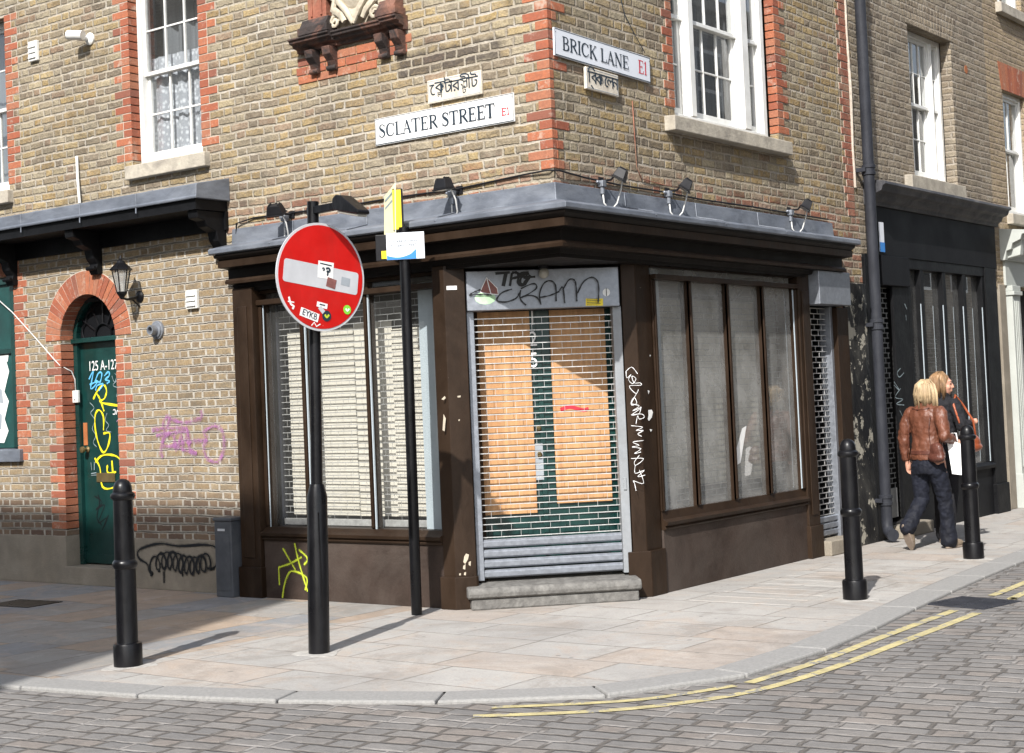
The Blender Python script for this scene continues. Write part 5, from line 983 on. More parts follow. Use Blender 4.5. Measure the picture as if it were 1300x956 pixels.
# pieces of paving that differ: a row of narrow channel slabs by the wall
b = MB()
for i in range(9):
    y = .95 + i * .27; b.box(.42, 1.28, y + .006, y + .262, -.02, .0035)
b.build('paving_strip', 'paving', kind='structure', bevel=.003)
dg = thing('drain_grate', 'iron drain grate beside the kerb interrupting the yellow lines', 'drain', (2.40, 1.62, RD - .012), R(-12))
b = MB(); b.box(-.25, .25, -.25, -.21, .002, .018); b.box(-.25, .25, .21, .25, .002, .018); b.box(-.25, -.21, -.209, .209, .002, .018); b.box(.21, .25, -.209, .209, .002, .018); b.build('frame', 'pipe', dg, bevel=.003)
b = MB()
for k in range(9): b.box(-.209, .209, -.2 + k * .046, -.178 + k * .046, .004, .016)
b.box(-.012, .012, -.209, .209, .0035, .0155); b.build('bars', 'pipe', dg)
mc = tag(MB().box(-.28, .28, -.19, .19, 0, .006).build('manhole_cover', 'iron', loc=(-5.05, -1.15, 0.0), rz=R(4), bevel=.003), 'dark rectangular iron cover set in the shaded pavement at left', 'manhole cover')

# ================================================================== STREET FURNITURE
for k_, (x_, y_) in enumerate(((-1.45, -2.91), (1.58, 1.42), (1.45, 4.19), (-.60, -2.04))):
    b = MB(); pts_ = []
    for i in range(26):
        a_ = 2 * math.pi * i / 26; rr_ = .155 + .03 * math.sin(3 * a_ + k_) + rnd.uniform(-.015, .015); pts_.append((x_ + rr_ * math.cos(a_), y_ + rr_ * math.sin(a_)))
    b.prism(pts_, -.01, .0025); b.build('paving_patch', 'patch', kind='structure')
def bollard(loc, label, group):
    t = thing('bollard', label, 'bollard', loc, 0, group)
    b = MB(); b.lathe([(.105, 0), (.106, .13), (.100, .145), (.080, .15), (.078, .16), (.076, .62), (.086, .63), (.092, .645), (.092, .66), (.084, .672), (.075, .68), (.071, 1.06), (.086, 1.072), (.092, 1.085), (.088, 1.10), (.070, 1.112)], 32)
    b.xform(Matrix.Diagonal((.87, .87, 1, 1))); b.build('post', 'iron', t, smooth=35)
    b = MB(); b.lathe([(.070, 1.1125), (.071, 1.12), (.067, 1.15), (.052, 1.178), (.030, 1.193), (.002, 1.198)], 32); b.xform(Matrix.Diagonal((.87, .87, 1, 1))); b.build('cap', 'iron', t, smooth=True)
    return t
BG = 'black cast iron bollards along the kerb'
b1 = bollard((-1.45, -2.91, 0), 'black bollard standing on the left pavement in front of the green door', BG)
for loc, lab in (((1.58, 1.42, 0), 'black bollard by the kerb between the shop window and the double yellow lines'), ((1.45, 4.19, 0), 'black bollard farthest along the kerb, beside the two women')):
    c = copy_tree(b1); c.location = loc; c['label'] = lab

# no entry sign
ne = thing('no_entry_sign', 'round red no entry sign with stickers and lamp on a black pole', 'road sign', (-.60, -2.04, 0))
Ln = Vector((.056, .042, 0)) / 2.93
def pz(z): return (Ln.x * z, Ln.y * z, z)
b = MB(); b.tube([pz(0), pz(1.02), pz(1.10)], [.070, .067, .046], 28); b.tube([pz(.30), pz(.98)], .001, 4); b.build('sleeve', 'iron', ne, smooth=35)
b = MB(); b.box(.066, .072, -.035, .035, .30, .92); b.build('access_door', 'iron', ne, bevel=.003)
b = MB(); b.tube([pz(1.09), pz(2.96)], .0385, 24); b.build('pole', 'iron', ne, smooth=35)
na = R(81); nv = Vector((math.sin(na), -math.cos(na), 0))
mtx = Matrix.Rotation(na, 4, 'Z') @ Matrix.Rotation(R(8), 4, 'Y')
def disc_part(b, name, mat, par, **k):
    return b.build(name, mat, par, **k)
b = MB(); b.lathe([(.357, -.004), (.357, .004), (.02, .0045)], 72, (0, 0, 0), 'y'); dsk = b.build('sign_plate', 'disc_grey', ne, smooth=30)
dc = Vector(pz(2.455)) + nv * .075; dsk.matrix_local = Matrix.Translation(dc) @ mtx
b = MB(); b.lathe([(.341, -.0065), (.341, -.0042)], 72, (0, 0, 0), 'y'); b.build('red_face', 'disc_red', dsk)
def rrect(w, h, r, n=6):
    o = []
    for cx, cz, a0 in ((w / 2 - r, h / 2 - r, 0), (-w / 2 + r, h / 2 - r, 90), (-w / 2 + r, -h / 2 + r, 180), (w / 2 - r, -h / 2 + r, 270)):
        for k in range(n + 1): a = R(a0 + 90 * k / n); o.append((cx + r * math.cos(a), cz + r * math.sin(a)))
    return o
b = MB(); b.vprism(rrect(.605, .150, .02), -.0078, -.0066); b.build('grey_bar', 'disc_grey', dsk)
def stk(x, z, w, h, rot, mat, y=-.0088):
    b = MB(); b.box(-w / 2, w / 2, y, y + .0008, -h / 2, h / 2); b.xform(Matrix.Translation((x, 0, z)) @ Matrix.Rotation(rot, 4, 'Y')); return b.build('sticker', mat, dsk)
stk(.030, .050, .125, .112, R(-2), 'sticker_white'); stk(.082, -.028, .075, .062, R(8), 'leaf_red', -.0098); stk(.198, .0, .072, .055, R(3), 'grey_print')
stk(.022, -.185, .085, .034, R(4), 'sticker_white'); stk(-.073, -.262, .150, .056, R(10), 'sticker_white'); stk(.02, -.215, .05, .03, R(40), 'disc_grey', -.0098)
for x, z, r, m1, m2 in ((.065, -.250, .036, 'ink', 'spray_lime'), (.229, -.184, .031, 'sticker_green', 'sticker_white')):
    b = MB(); b.lathe([(r, -.0092), (r, -.0075)], 28, (x, 0, z), 'y'); b.build('sticker', m1, dsk)
    b = MB(); b.ribbon([(x - r * .45, z + r * .2), (x, z - r * .25), (x + r * .45, z + r * .3)], r * .4, -.0102, smooth=3); b.build('sticker_mark', m2, dsk, fix=False)
text_obj('sticker_text', 'EYKB', .058, 'ink', dsk, -.135, -.0096, -.268, sx=.9, rot=R(-10))
b = MB()
b.ribbon([(-.02, .088), (.075, .086)], .008, -.0096); b.ribbon([(.0, .055), (.012, .062), (.016, .05), (.006, .045)], .009, -.0096, smooth=3); b.ribbon([(.03, .06), (.05, .066), (.062, .055), (.05, .042), (.036, .046)], .014, -.0096, smooth=3); b.ribbon([(.048, .045), (.046, .015)], .012, -.0098); b.ribbon([(.0, -.181), (.045, -.184)], .008, -.0098)
b.build('sticker_mark', 'ink', dsk, fix=False)
b = MB(); b.ribbon([(-.245, -.17), (-.225, -.215), (-.20, -.225), (-.21, -.245)], .014, -.0075, smooth=2); b.ribbon([(-.25, -.2), (-.2, -.2)], .008, -.0077); b.ribbon([(-.05, -.33), (-.03, -.305), (-.01, -.33), (.02, -.31)], .008, -.0075); b.build('scratches', 'sticker_white', dsk, fix=False)
# lamp over the sign
la = thing('x', '', ''); 
b = MB(); T = Matrix.Rotation(R(-9), 4, 'Z') @ Matrix.Identity(4)
px_, py_, _ = pz(2.9)
b.box(-.045, .30, -.022, .022, 2.875, 2.925); b.xform(Matrix.Translation((px_, py_, 0)) @ T); b.build('lamp_arm', 'iron', ne, bevel=.004)
b = MB(); b.vprism([(.27, 2.895), (.275, 2.945), (.31, 2.965), (.36, 2.955), (.53, 2.842), (.535, 2.825), (.525, 2.815), (.29, 2.868)], -.05, .05); b.xform(Matrix.Translation((px_, py_, 0)) @ T); lh = b.build('lamp_head', 'iron', ne, bevel=.006)
b = MB(); b.add([(.31, -.042, 2.862), (.52, -.042, 2.815), (.52, .042, 2.815), (.31, .042, 2.862), (.315, -.038, 2.846), (.515, -.038, 2.80), (.515, .038, 2.80), (.315, .038, 2.846)], [(0, 1, 2, 3), (4, 5, 6, 7), (0, 1, 5, 4), (1, 2, 6, 5), (2, 3, 7, 6), (3, 0, 4, 7)]); b.xform(Matrix.Translation((px_, py_, 0)) @ T); b.build('diffuser', 'bulb', lh, bevel=.003)
bpy.data.objects.remove(la)

# thin post with notice and yellow panels
sp = thing('sign_post', 'slim black post with white notice and yellow camera panels on top', 'sign post', (-1.155, -.42, 0))
b = MB(); b.tube([(0, 0, 0), (.02, .005, 2.95)], .041, 22); b.build('post', 'iron', sp, smooth=35)
b = MB(); b.box(-.11, .185, -.058, -.052, 2.70, 2.905); nt_ = b.build('notice', 'sign_blue_white', sp, rz=R(30), bevel=.003)
b = MB(); n_ = 14; xs = [-.108 + .29 * i / n_ for i in range(n_ + 1)]; f_ = lambda u: 2.735 - .018 * math.sin(min(1, u / .6) * 3.14) + (0 if u < .62 else .05 * (u - .62) / .2 if u < .82 else .05)
b.add([(x, -.0592, 2.7015) for x in xs] + [(x, -.0592, f_(i / n_)) for i, x in enumerate(xs)], [(i, i + 1, n_ + 2 + i, n_ + 1 + i) for i in range(int(n_ * .8))]); b.build('blue_band', 'blue', nt_, fix=False)
text_obj('notice_text', 'YOU ARE ENTERING', 0.026, 'ink', nt_, -.09, -.0592, 2.83, sx=.98); text_obj('notice_text', 'A CLEAN STREET', 0.026, 'ink', nt_, -.075, -.0592, 2.80, sx=1.0)
b = MB(); b.box(-.08, -.045, -.045, -.0, 2.70, 2.74); b.box(-.20, -.035, -.03, 0.0, 2.70, 2.90); bb = b.build('bracket_box', 'black', sp, rz=R(30), bevel=.004)
b = MB(); b.box(-.155, -.09, -.034, -.031, 2.715, 2.775); b.build('yellow_patch', 'yellow', bb)
cr = Vector((.798, .603, 0)); ct = Vector((.66, -.75, 0))
def cp(r, d, z): v = cr * r + ct * d; return (v.x + .02, v.y, z)
b = MB(); q = [cp(-.150, -.20, 2.89), cp(-.062, .02, 2.895), cp(-.050, .02, 3.29), cp(-.137, -.20, 3.22)]; off = Vector((.004, .003, 0))
b.add(q + [tuple(Vector(p) + off) for p in q], [(0, 1, 2, 3), (7, 6, 5, 4), (0, 4, 5, 1), (1, 5, 6, 2), (2, 6, 7, 3), (3, 7, 4, 0)]); pa = b.build('yellow_panel', 'pale_yellow', sp)
b = MB()
for k in range(5):
    z = 3.20 - k * .058; u0, u1 = .12, .88
    A_ = Vector(q[3]).lerp(Vector(q[2]), u0); B_ = Vector(q[3]).lerp(Vector(q[2]), u1); A_.z = z - .03; B_.z = z + .02; o_ = ct * .0 - Vector((.0, .0, 0)); o_ = Vector((-.003, -.001, 0)) - Vector((.003, .0015, 0))
    b.add([A_ + o_, B_ + o_, B_ + o_ + Vector((0, 0, .018)), A_ + o_ + Vector((0, 0, .018))], [(0, 1, 2, 3)])
b.build('panel_text', 'spray_faint', pa)
b = MB(); b.add([], []); b.box(-.058, .022, -.02, .0, 2.92, 3.25); pb = b.build('yellow_panel', 'black', sp, rz=R(37), bevel=.006)
b = MB(); b.box(-.056, .008, -.024, -.0205, 2.935, 3.24); b.build('panel_face', 'yellow', pb, bevel=.004)

# street name signs
def name_sign(label, loc, rz, w, h, word, wf, code, cf, mat, caph, codeh, tilt=0):
    t = thing('street_name_sign', label, 'street sign', loc, rz, None, rot=(Matrix.Rotation(rz, 4, 'Z') @ Matrix.Rotation(tilt, 4, 'Y')).to_euler())
    b = MB(); b.box(0, w, -.018, -.003, 0, h); b.build('plate', mat, t, bevel=.002)
    b = MB(); e = .004; k = .0045; y = -.0195
    b.box(e, w - e, y, y + .001, e, e + k * 1.6); b.box(e, w - e, y, y + .001, h - e - k, h - e); b.box(e, e + k, y, y + .001, e + k * 1.61, h - e - k * 1.01); b.box(w - e - k, w - e, y, y + .001, e + k * 1.61, h - e - k * 1.01); b.build('border', 'ink', t)
    zb = (h - caph) / 2 + .003
    serif('lettering', word, w * wf[0], zb, caph, w * (wf[1] - wf[0]), -.0195, 'ink', t); serif('postcode', code, w * cf[0], zb, codeh, w * (cf[1] - cf[0]), -.0195, 'red_ink', t)
    b = MB()
    for sx_ in (.018, w - .018): b.lathe([(.005, 0), (.004, -.0025)], 10, (sx_, -.018, h - .03), 'y')
    b.build('screw', 'galv', t); return t
name_sign('white SCLATER STREET E1 sign on the left brick face', (-1.745, 0, 3.70), 0, 1.415, .22, 'SCLATER STREET', (.03, .875), 'E1', (.915, .972), 'sign_white', .107, .055)
name_sign('white BRICK LANE sign with red E1 on the right brick face', (0.008, .045, 4.155), RZ, 1.345, .212, 'BRICK LANE', (.072, .755), 'E1', (.862, .962), 'sign_blue_white', .104, .108, tilt=R(1.2))
def bengali(label, loc, rz, w, h, glyphs, tilt=0):
    t = thing('bengali_name_plate', label, 'street sign', loc, rz, rot=(Matrix.Rotation(rz, 4, 'Z') @ Matrix.Rotation(tilt, 4, 'Y')).to_euler())
    b = MB(); b.box(0, w, -.028, -.003, 0, h); b.build('plate', 'cream_sign', t, bevel=.004)
    b = MB(); e = .010; k = .004; y = -.0295
    b.box(e, w - e, y, y + .001, e, e + k); b.box(e, w - e, y, y + .001, h - e - k, h - e); b.box(e, e + k, y, y + .001, e + k, h - e - k); b.box(w - e - k, w - e, y, y + .001, e + k, h - e - k); b.build('border', 'grey_print', t)
    for g, x, z, s in glyphs: text_obj('lettering', g, s, 'ink', t, x, -.0297, z, extrude=.0015)
    return t
H1 = .135
bengali('cream plate with Bengali lettering above the SCLATER STREET sign', (-1.165, 0, 3.955), 0, .54, .185,
        [('\u09c7', .025, .062, H1), ('\u0995', .078, .075, .135), ('\u09b2', .100, .032, .07), ('\u099f', .172, .062, H1), ('\u09be', .228, .062, H1), ('\u09b0', .252, .062, H1), ('\u09b8', .335, .075, .12), ('\u099f', .35, .030, .075), ('\u09c0', .405, .062, H1), ('\u099f', .435, .062, H1)])
bengali('cream plate with Bengali lettering below the BRICK LANE sign', (0.008, .435, 3.955), RZ, .45, .172,
        [('\u09bf', .02, .055, .14), ('\u09ac', .062, .055, .14), ('\u09cd', .08, .040, .12), ('\u0995', .125, .055, .14), ('\u09c7', .245, .055, .14), ('\u09b2', .28, .055, .14), ('\u09a8', .36, .055, .14)], tilt=R(1.2))

# floodlights on the lead
def flood(label, loc, rz, yaw=0, tilt=25, proto=None):
    t = thing('floodlight', label, 'floodlight', loc, rz, 'black floodlights above the shopfront')
    mt = Matrix.Translation((0, -.20, .10)) @ Matrix.Rotation(R(yaw), 4, 'Z') @ Matrix.Rotation(R(tilt), 4, 'X')
    b = MB(); vs = [(-.075, -.05, -.045), (.075, -.05, -.045), (.075, .045, -.045), (-.075, .045, -.045), (-.055, -.035, .03), (.055, -.035, .03), (.055, .035, .03), (-.055, .035, .03)]
    b.add(vs, [(0, 1, 2, 3), (7, 6, 5, 4), (0, 4, 5, 1), (1, 5, 6, 2), (2, 6, 7, 3), (3, 7, 4, 0)])
    b.box(-.082, .082, -.058, .052, -.055, -.0455); b.box(-.05, -.035, -.03, .03, .031, .04); b.box(.035, .05, -.03, .03, .031, .04); b.xform(mt); b.build('housing', 'black', t, bevel=.005)
    b = MB(); b.box(-.068, .068, -.044, .04, -.058, -.0555); b.xform(mt); b.build('lens', 'bulb', t)
    b = MB(); b.tube([(0, -.002, .06), (0, -.10, .06), (0, -.15, .10), (0, -.19, .145)], .009, 8); b.box(-.03, .03, -.012, 0, .03, .09); b.build('bracket', 'black', t, smooth=30)
    b = MB(); b.box(-.075, -.02, -.07, -.02, .005, .055); b.lathe([(.018, .005), (.018, -.05)], 12, (-.047, -.045, 0)); b.tube([(-.11, -.04, .045), (-.075, -.04, .035)], .012, 8); b.build('junction_box', 'galv', t, bevel=.005)
    b = MB(); b.tube([(-.047, -.05, -.05), (-.045, -.055, -.12), (-.02, -.07, -.155), (.02, -.09, -.16), (.055, -.11, -.12), (.065, -.14, -.03), (.05, -.17, .04), (.02, -.19, .075)], .0065, 8); b.build('cable', 'cable_white', t, smooth='full')
    return t
for lab, loc, rz, yw, tl in (('black floodlight on the left lead ledge behind the no entry sign', (-2.74, 0, 3.19), 0, 20, 30), ('black floodlight above the left lead ledge beside the yellow panels', (-.90, 0, 3.185), 0, -10, 5),
                     ('black floodlight nearest the corner on the Brick Lane ledge', (0, .62, 3.20), RZ, 25, 30), ('black floodlight in the middle of the Brick Lane ledge', (0, 1.60, 3.20), RZ, 30, 35), ('black floodlight at the far end of the Brick Lane ledge', (0, 3.78, 3.20), RZ, 30, 35)):
    flood(lab, loc, rz, yw, tl)
b = MB(); b.tube([(-3.42, -.02, 3.02), (-3.40, -.03, 3.24), (-3.2, -.012, 3.27), (-2.6, -.014, 3.262), (-2.1, -.012, 3.255), (-1.5, -.014, 3.26), (-.9, -.012, 3.255), (-.3, -.014, 3.285), (-.03, -.03, 3.29), (.03, .03, 3.285), (.4, .014, 3.0 + .265), (.14 + .5, .012, 3.0) if 0 else (.012, .5, 3.265), (.014, 1.2, 3.25), (.012, 1.9, 3.245), (.014, 2.8, 3.24), (.012, 3.8, 3.235), (.014, 4.6, 3.23)][:10] + [(.014, .4, 3.265), (.012, .9, 3.25), (.014, 1.5, 3.25), (.012, 2.2, 3.235), (.014, 3.0, 3.24), (.012, 3.8, 3.235), (.014, 4.6, 3.23)], .0075, 6)
tag(b.build('cable', 'black', smooth='full'), 'black cable clipped along the brick just above the lead flashing', 'cable')
b = MB(); b.tube([(-6.98, -.012, 2.85), (-6.72, -.014, 2.69), (-6.35, -.016, 2.41), (-6.06, -.014, 2.18), (-5.985, -.008, 2.12), (-5.95, .10, 2.06), (-5.945, .135, 1.98), (-5.94, .135, 1.87)], .006, 6)
tag(b.build('wire', 'cable_white', smooth='full'), 'thin white wire running down the brick to the door intercom', 'wire')
b = MB(); b.tube([(.010, .98, 8), (.012, 1.0, 6), (.010, 1.02, 4.75), (.014, 1.06, 4.64), (.012, 1.2, 4.50), (.02, 1.33, 4.37)], .0035, 6)
tag(b.build('wire', 'ink', smooth='full'), 'thin dark wire dropping down the brick to the BRICK LANE sign', 'wire')
b = MB(); b.tube([(.010, 1.12, 3.95), (.012, 1.13, 3.6), (.010, 1.14, 3.42), (.012, 1.20, 3.33), (.010, 1.5, 3.31), (.012, 1.9, 3.30)], .004, 6)
tag(b.build('conduit', 'red_dull', smooth='full'), 'thin rusty conduit on the brick between the first two Brick Lane floodlights', 'conduit')
ic = thing('intercom', 'small white intercom box on the green door frame', 'intercom', (-5.93, .145, 1.81))
MB().box(-.042, .042, -.03, 0, -.06, .06).build('case', 'white', ic, bevel=.005); MB().lathe([(.008, 0), (.008, -.003)], 10, (0, -.030, -.03), 'y').build('button', 'ink', ic)
b = MB(); b.box(-.055, .055, -.02, 0, -.07, .07)
# wall lantern
wl = thing('wall_lantern', 'black six-sided lantern on a bracket beside the brick arch', 'lamp', (-4.76, 0, 2.70))
b = MB(); b.lathe([(.055, 0), (.055, -.012), (.04, -.022), (.02, -.03)], 20, (0, 0, 0), 'y'); b.tube([(0, -.02, 0), (0, -.08, -.02), (0, -.15, -.03), (0, -.20, -.02), (0, -.21, .02)], .012, 8); b.tube([(0, -.01, -.09), (0, -.05, -.06), (0, -.09, -.03)], .008, 8); b.build('bracket', 'iron', wl, smooth=True)
b = MB(); O = (0, -.21, 0)
b.lathe([(.012, -.03), (.03, .0), (.045, .02), (.05, .035), (.045, .04)], 6, O); b.lathe([(.102, .235), (.105, .245), (.075, .275), (.04, .305), (.03, .325), (.012, .33), (.016, .345), (.005, .375)], 6, O)
for k in range(6):
    a = k * math.pi / 3; b.tube([(.045 * math.cos(a), -.21 + .045 * math.sin(a), .038), (.083 * math.cos(a), -.21 + .083 * math.sin(a), .236)], .006, 6)
b.build('frame', 'iron', wl, bevel=.002)
b = MB(); b.lathe([(.042, .04), (.078, .234)], 6, O, caps=False); b.build('glass', 'glass_dusty', wl, fix=False)
# bulkhead lamp under the soffit
bl = thing('bulkhead_lamp', 'small round globe lamp under the soffit above the roller shutter', 'lamp', (-1.02 + .78 * .7071 + .05 * .7071, -.10 + .78 * .7071 - .05 * .7071, 2.63))
MB().lathe([(.04, 0), (.04, -.02)], 16).build('base', 'black', bl); MB().ell((0, 0, -.055), (.042, .042, .045)).build('globe', 'bulb', bl, smooth='full')
# cctv
cc = thing('security_camera', 'white bullet security camera on the left brick face', 'camera', (-5.36, 0, 5.22))
MB().lathe([(.06, 0), (.06, -.015), (.035, -.035)], 20, (0, 0, 0), 'y').build('mount', 'white', cc, smooth=True)
b = MB(); b.tube([(0, -.03, 0), (-.03, -.09, -.01), (-.06, -.12, 0)], .018, 10); b.build('arm', 'white', cc, smooth=True)
b = MB(); b.tube([(.03, -.11, .015), (-.13, -.16, .035)], .046, 18); b.build('body', 'white', cc, smooth=30)
b = MB(); b.tube([(-.13, -.160, .035), (-.140, -.163, .036)], .040, 18); b.build('lens', 'black', cc, smooth=30)
# electricity pillar
ep = thing('utility_box', 'short grey metal service pillar against the wall left of the shopfront', 'utility box', (-3.53, -.11, 0))
MB().box(-.105, .105, -.09, .08, 0, .655).build('cabinet', 'cabinet', ep, bevel=.008)
MB().box(-.115, .115, -.10, .085, .6555, .685).build('lid', 'cabinet', ep, bevel=.008); MB().box(-.06, .03, -.0935, -.0905, .57, .59).build('label_plate', 'disc_grey', ep)
MB().box(-.085, .085, -.0945, -.0902, .06, .54).build('door_panel', 'cabinet', ep, bevel=.003)
# downpipe
dp = thing('downpipe', 'dark grey cast iron downpipe between the corner building and black shopfront', 'drainpipe', (.11, 5.40, 0))
b = MB(); b.tube([(0, 0, .26), (0, 0, 8.3)], .056, 20); b.build('pipe', 'pipe', dp, smooth=35)
for z in (3.78, 2.20, .42, 5.9):
    b = MB(); b.lathe([(.058, z - .055), (.068, z - .05), (.068, z - .02), (.062, z - .015), (.062, z + .015), (.070, z + .02), (.070, z + .05), (.058, z + .055)], 20); b.box(-.11, 0, -.09, -.06, z - .02, z + .02); b.box(-.11, 0, .06, .09, z - .02, z + .02); b.build('collar', 'pipe', dp, smooth=35)
b = MB(); b.tube([(0, 0, .27), (0, 0, .16), (.02, -.02, .11), (.07, -.06, .08), (.10, -.09, .075)], [.056, .056, .058, .060, .062], 18); b.build('shoe', 'pipe', dp, smooth=True)
b = MB(); b.lathe([(.05, 0), (.05, .004)], 16, (0, 0, 0)); b.v = []; b.f = []

# ================================================================== PEOPLE
def loft(b, rings, seg=20):
    vs = [(cx + rx * math.cos(2 * math.pi * k / seg), cy + ry * math.sin(2 * math.pi * k / seg), z) for cx, cy, z, rx, ry in rings for k in range(seg)]
    fs = [(i * seg + k, i * seg + (k + 1) % seg, (i + 1) * seg + (k + 1) % seg, (i + 1) * seg + k) for i in range(len(rings) - 1) for k in range(seg)]
    fs += [tuple(range(seg))[::-1], tuple(range((len(rings) - 1) * seg, len(rings) * seg))]
    return b.add(vs, fs)
def limb(b, pts, rs):
    q = []; r = []
    for i in range(len(pts) - 1):
        for s in range(4):
            t = s / 4; q.append(Vector(pts[i]).lerp(Vector(pts[i + 1]), t)); r.append(rs[i] * (1 - t) + rs[i + 1] * t)
    q.append(Vector(pts[-1])); r.append(rs[-1]); b.tube(q, r, 14)
    for p, rr_ in zip(pts, rs): b.ell(p, (rr_, rr_, rr_), 12, 8)
    return b
def organic(name, b, mat, parent=None, voxel=.012, sm=6, disp=0, dscale=.08, loc=None, rz=0):
    o = b.build(name, mat, parent, smooth='full', loc=loc or (0, 0, 0), rz=rz)
    m = o.modifiers.new('remesh', 'REMESH'); m.mode = 'VOXEL'; m.voxel_size = voxel; m.use_smooth_shade = True
    s = o.modifiers.new('smooth', 'SMOOTH'); s.factor = .5; s.iterations = sm
    if disp:
        tx = bpy.data.textures.new(name + '_folds', 'CLOUDS'); tx.noise_scale = dscale; tx.noise_depth = 2
        d = o.modifiers.new('folds', 'DISPLACE'); d.texture = tx; d.strength = disp; d.mid_level = .5
    return o
def hand(b, w, d, side, s=1.0, curl=.6):
    """palm and five fingers from the wrist w along direction d; side = direction towards the thumb"""
    d = Vector(d).normalized(); sd = Vector(side); sd = (sd - d * sd.dot(d)).normalized(); nrm = d.cross(sd)
    w = Vector(w); limb(b, [w, w + d * .045 * s, w + d * .075 * s], [.022 * s, .030 * s, .028 * s])
    for k, ln in enumerate((.068, .076, .071, .056)):
        base = w + d * .075 * s + sd * (.024 - k * .016) * s
        p1 = base + d * ln * .45 * s; p2 = p1 + (d * math.cos(curl) + nrm * math.sin(curl)) * ln * .3 * s; p3 = p2 + (d * math.cos(curl * 2) + nrm * math.sin(curl * 2)) * ln * .25 * s
        limb(b, [base, p1, p2, p3], [.0085 * s, .008 * s, .0072 * s, .006 * s])
    t0 = w + d * .025 * s + sd * .022 * s; t1 = t0 + (d * .7 + sd * .7) * .035 * s; t2 = t1 + (d * .95 + sd * .1 + nrm * .3) * .03 * s
    limb(b, [t0, t1, t2], [.011 * s, .010 * s, .0075 * s])
def head(b, c, yaw=0, s=1.0):
    m = Matrix.Translation(c) @ Matrix.Rotation(yaw, 4, 'Z'); i0 = len(b.v)
    b.ell((0, -.01, .02), (.073 * s, .092 * s, .098 * s)); b.ell((0, .030, -.045), (.056 * s, .062 * s, .070 * s)); b.ell((0, .05, -.085), (.03, .03, .026))
    b.tube([(0, .085, .02), (0, .102, -.01), (0, .108, -.030), (0, .088, -.038)], [.008, .010, .014, .009], 8)
    b.ell((0, .088, -.062), (.024, .012, .007)); b.ell((0, .086, -.071), (.021, .011, .006)); b.ell((0, .082, .032), (.055, .016, .010))
    for sx in (-1, 1):
        b.ell((sx * .076, -.005, -.012), (.010, .020, .030)); b.ell((sx * .03, .086, .008), (.013, .008, .008)); b.ell((sx * .038, .06, -.03), (.022, .028, .025))
    b.xform(m, i0)
def eyes(parent, c, yaw):
    for sx in (-1, 1):
        b = MB(); b.ell((sx * .03, .090, .008), (.009, .006, .006), 10, 8); b.xform(Matrix.Translation(c) @ Matrix.Rotation(yaw, 4, 'Z')); b.build('eye', 'ink', parent, smooth='full')
def hair(name, mat, parent, c, yaw, shell, strands):
    b = MB()
    for cc_, rr_ in shell: b.ell(cc_, rr_)
    b.xform(Matrix.Translation(c) @ Matrix.Rotation(yaw, 4, 'Z')); h = organic(name, b, mat, parent, .010, 3, .012, .025)
    s = MB()
    for pts in strands: s.tube(pts, [.003, .0035, .003, .001], 4)
    s.xform(Matrix.Translation(c) @ Matrix.Rotation(yaw, 4, 'Z')); s.build('hair_strands', mat, h, smooth='full')
    return h

def locks(n, a_lim, e0, r0, r1_, L0, L1, top, cut, seed, wave=0):
    rr = random.Random(seed); cl = [(rr.uniform(-a_lim, a_lim), rr.uniform(-.010, .016), rr.uniform(L0, L1), rr.uniform(-.022, .022)) for _ in range(34)]; out = []
    for i in range(n):
        a, dr, L_, fl = cl[i % 34]; a = a + rr.gauss(0, .05) - math.pi / 2; e = rr.uniform(e0, 1.0); ca, sa = math.cos(a), math.sin(a)
        R1 = rr.uniform(r0, r1_) + dr; w = rr.uniform(-1, 1) * wave
        out.append([(ca * .045 * e, sa * .05 * e, top + rr.uniform(-.006, .006)), (ca * R1 * .95, sa * R1 * 1.05, .068 + rr.uniform(-.01, .01)), (ca * (R1 + .022) + w, sa * (R1 + .02) + w, -.02), (ca * (R1 + .006 + fl), sa * (R1 + .004 + fl), L_ + rr.uniform(-.012, .012))])
    return [s for s in out if s[2][1] < cut]
# --- woman in a brown leather jacket, walking away, seen from behind
LA = (.80, 4.86, 0); HA = R(-14)
b = MB()
hc = Vector((.0, .03, 1.50))
head(b, hc, R(-12)); limb(b, [(0, .0, 1.30), (0, .015, 1.42)], [.06, .05])
loft(b, [(0, 0, .80, .14, .10), (0, 0, .95, .13, .095), (0, 0, 1.1, .12, .09), (0, 0, 1.25, .14, .09), (0, 0, 1.33, .10, .07)])
limb(b, [(-.16, 0, 1.30), (-.22, -.04, 1.07), (-.225, -.02, .85)], [.045, .038, .028]); limb(b, [(.16, 0, 1.30), (.245, -.08, 1.08), (.20, .12, 1.02)], [.045, .038, .028])
hand(b, (-.226, -.018, .845), (.03, .06, -1), (.3, 1, 0), .95, .45); hand(b, (.20, .125, 1.02), (-.25, 1, -.12), (0, .1, 1), .95, 1.0)
limb(b, [(-.085, 0, .84), (-.095, -.0, .47), (-.10, -.24, .22)], [.09, .06, .042]); limb(b, [(.085, 0, .84), (.095, .11, .46), (.10, .14, .09)], [.09, .06, .042])
limb(b, [(.10, .14, .06), (.105, .30, .035)], [.035, .028])
pA = organic('person', b, 'skin', None, .009, 4); pA.location = LA; pA.rotation_euler = (0, 0, HA)
tag(pA, 'blonde woman seen from behind walking in a brown leather jacket and dark jeans', 'person')
eyes(pA, hc, R(-12))
b = MB()
loft(b, [(0, 0, .855, .175, .128), (0, 0, .90, .178, .13), (0, 0, .98, .160, .118), (0, 0, 1.06, .152, .112), (0, 0, 1.18, .166, .115), (0, -.005, 1.27, .185, .112), (0, 0, 1.335, .168, .09), (0, .01, 1.375, .10, .075), (0, .015, 1.395, .075, .07)])
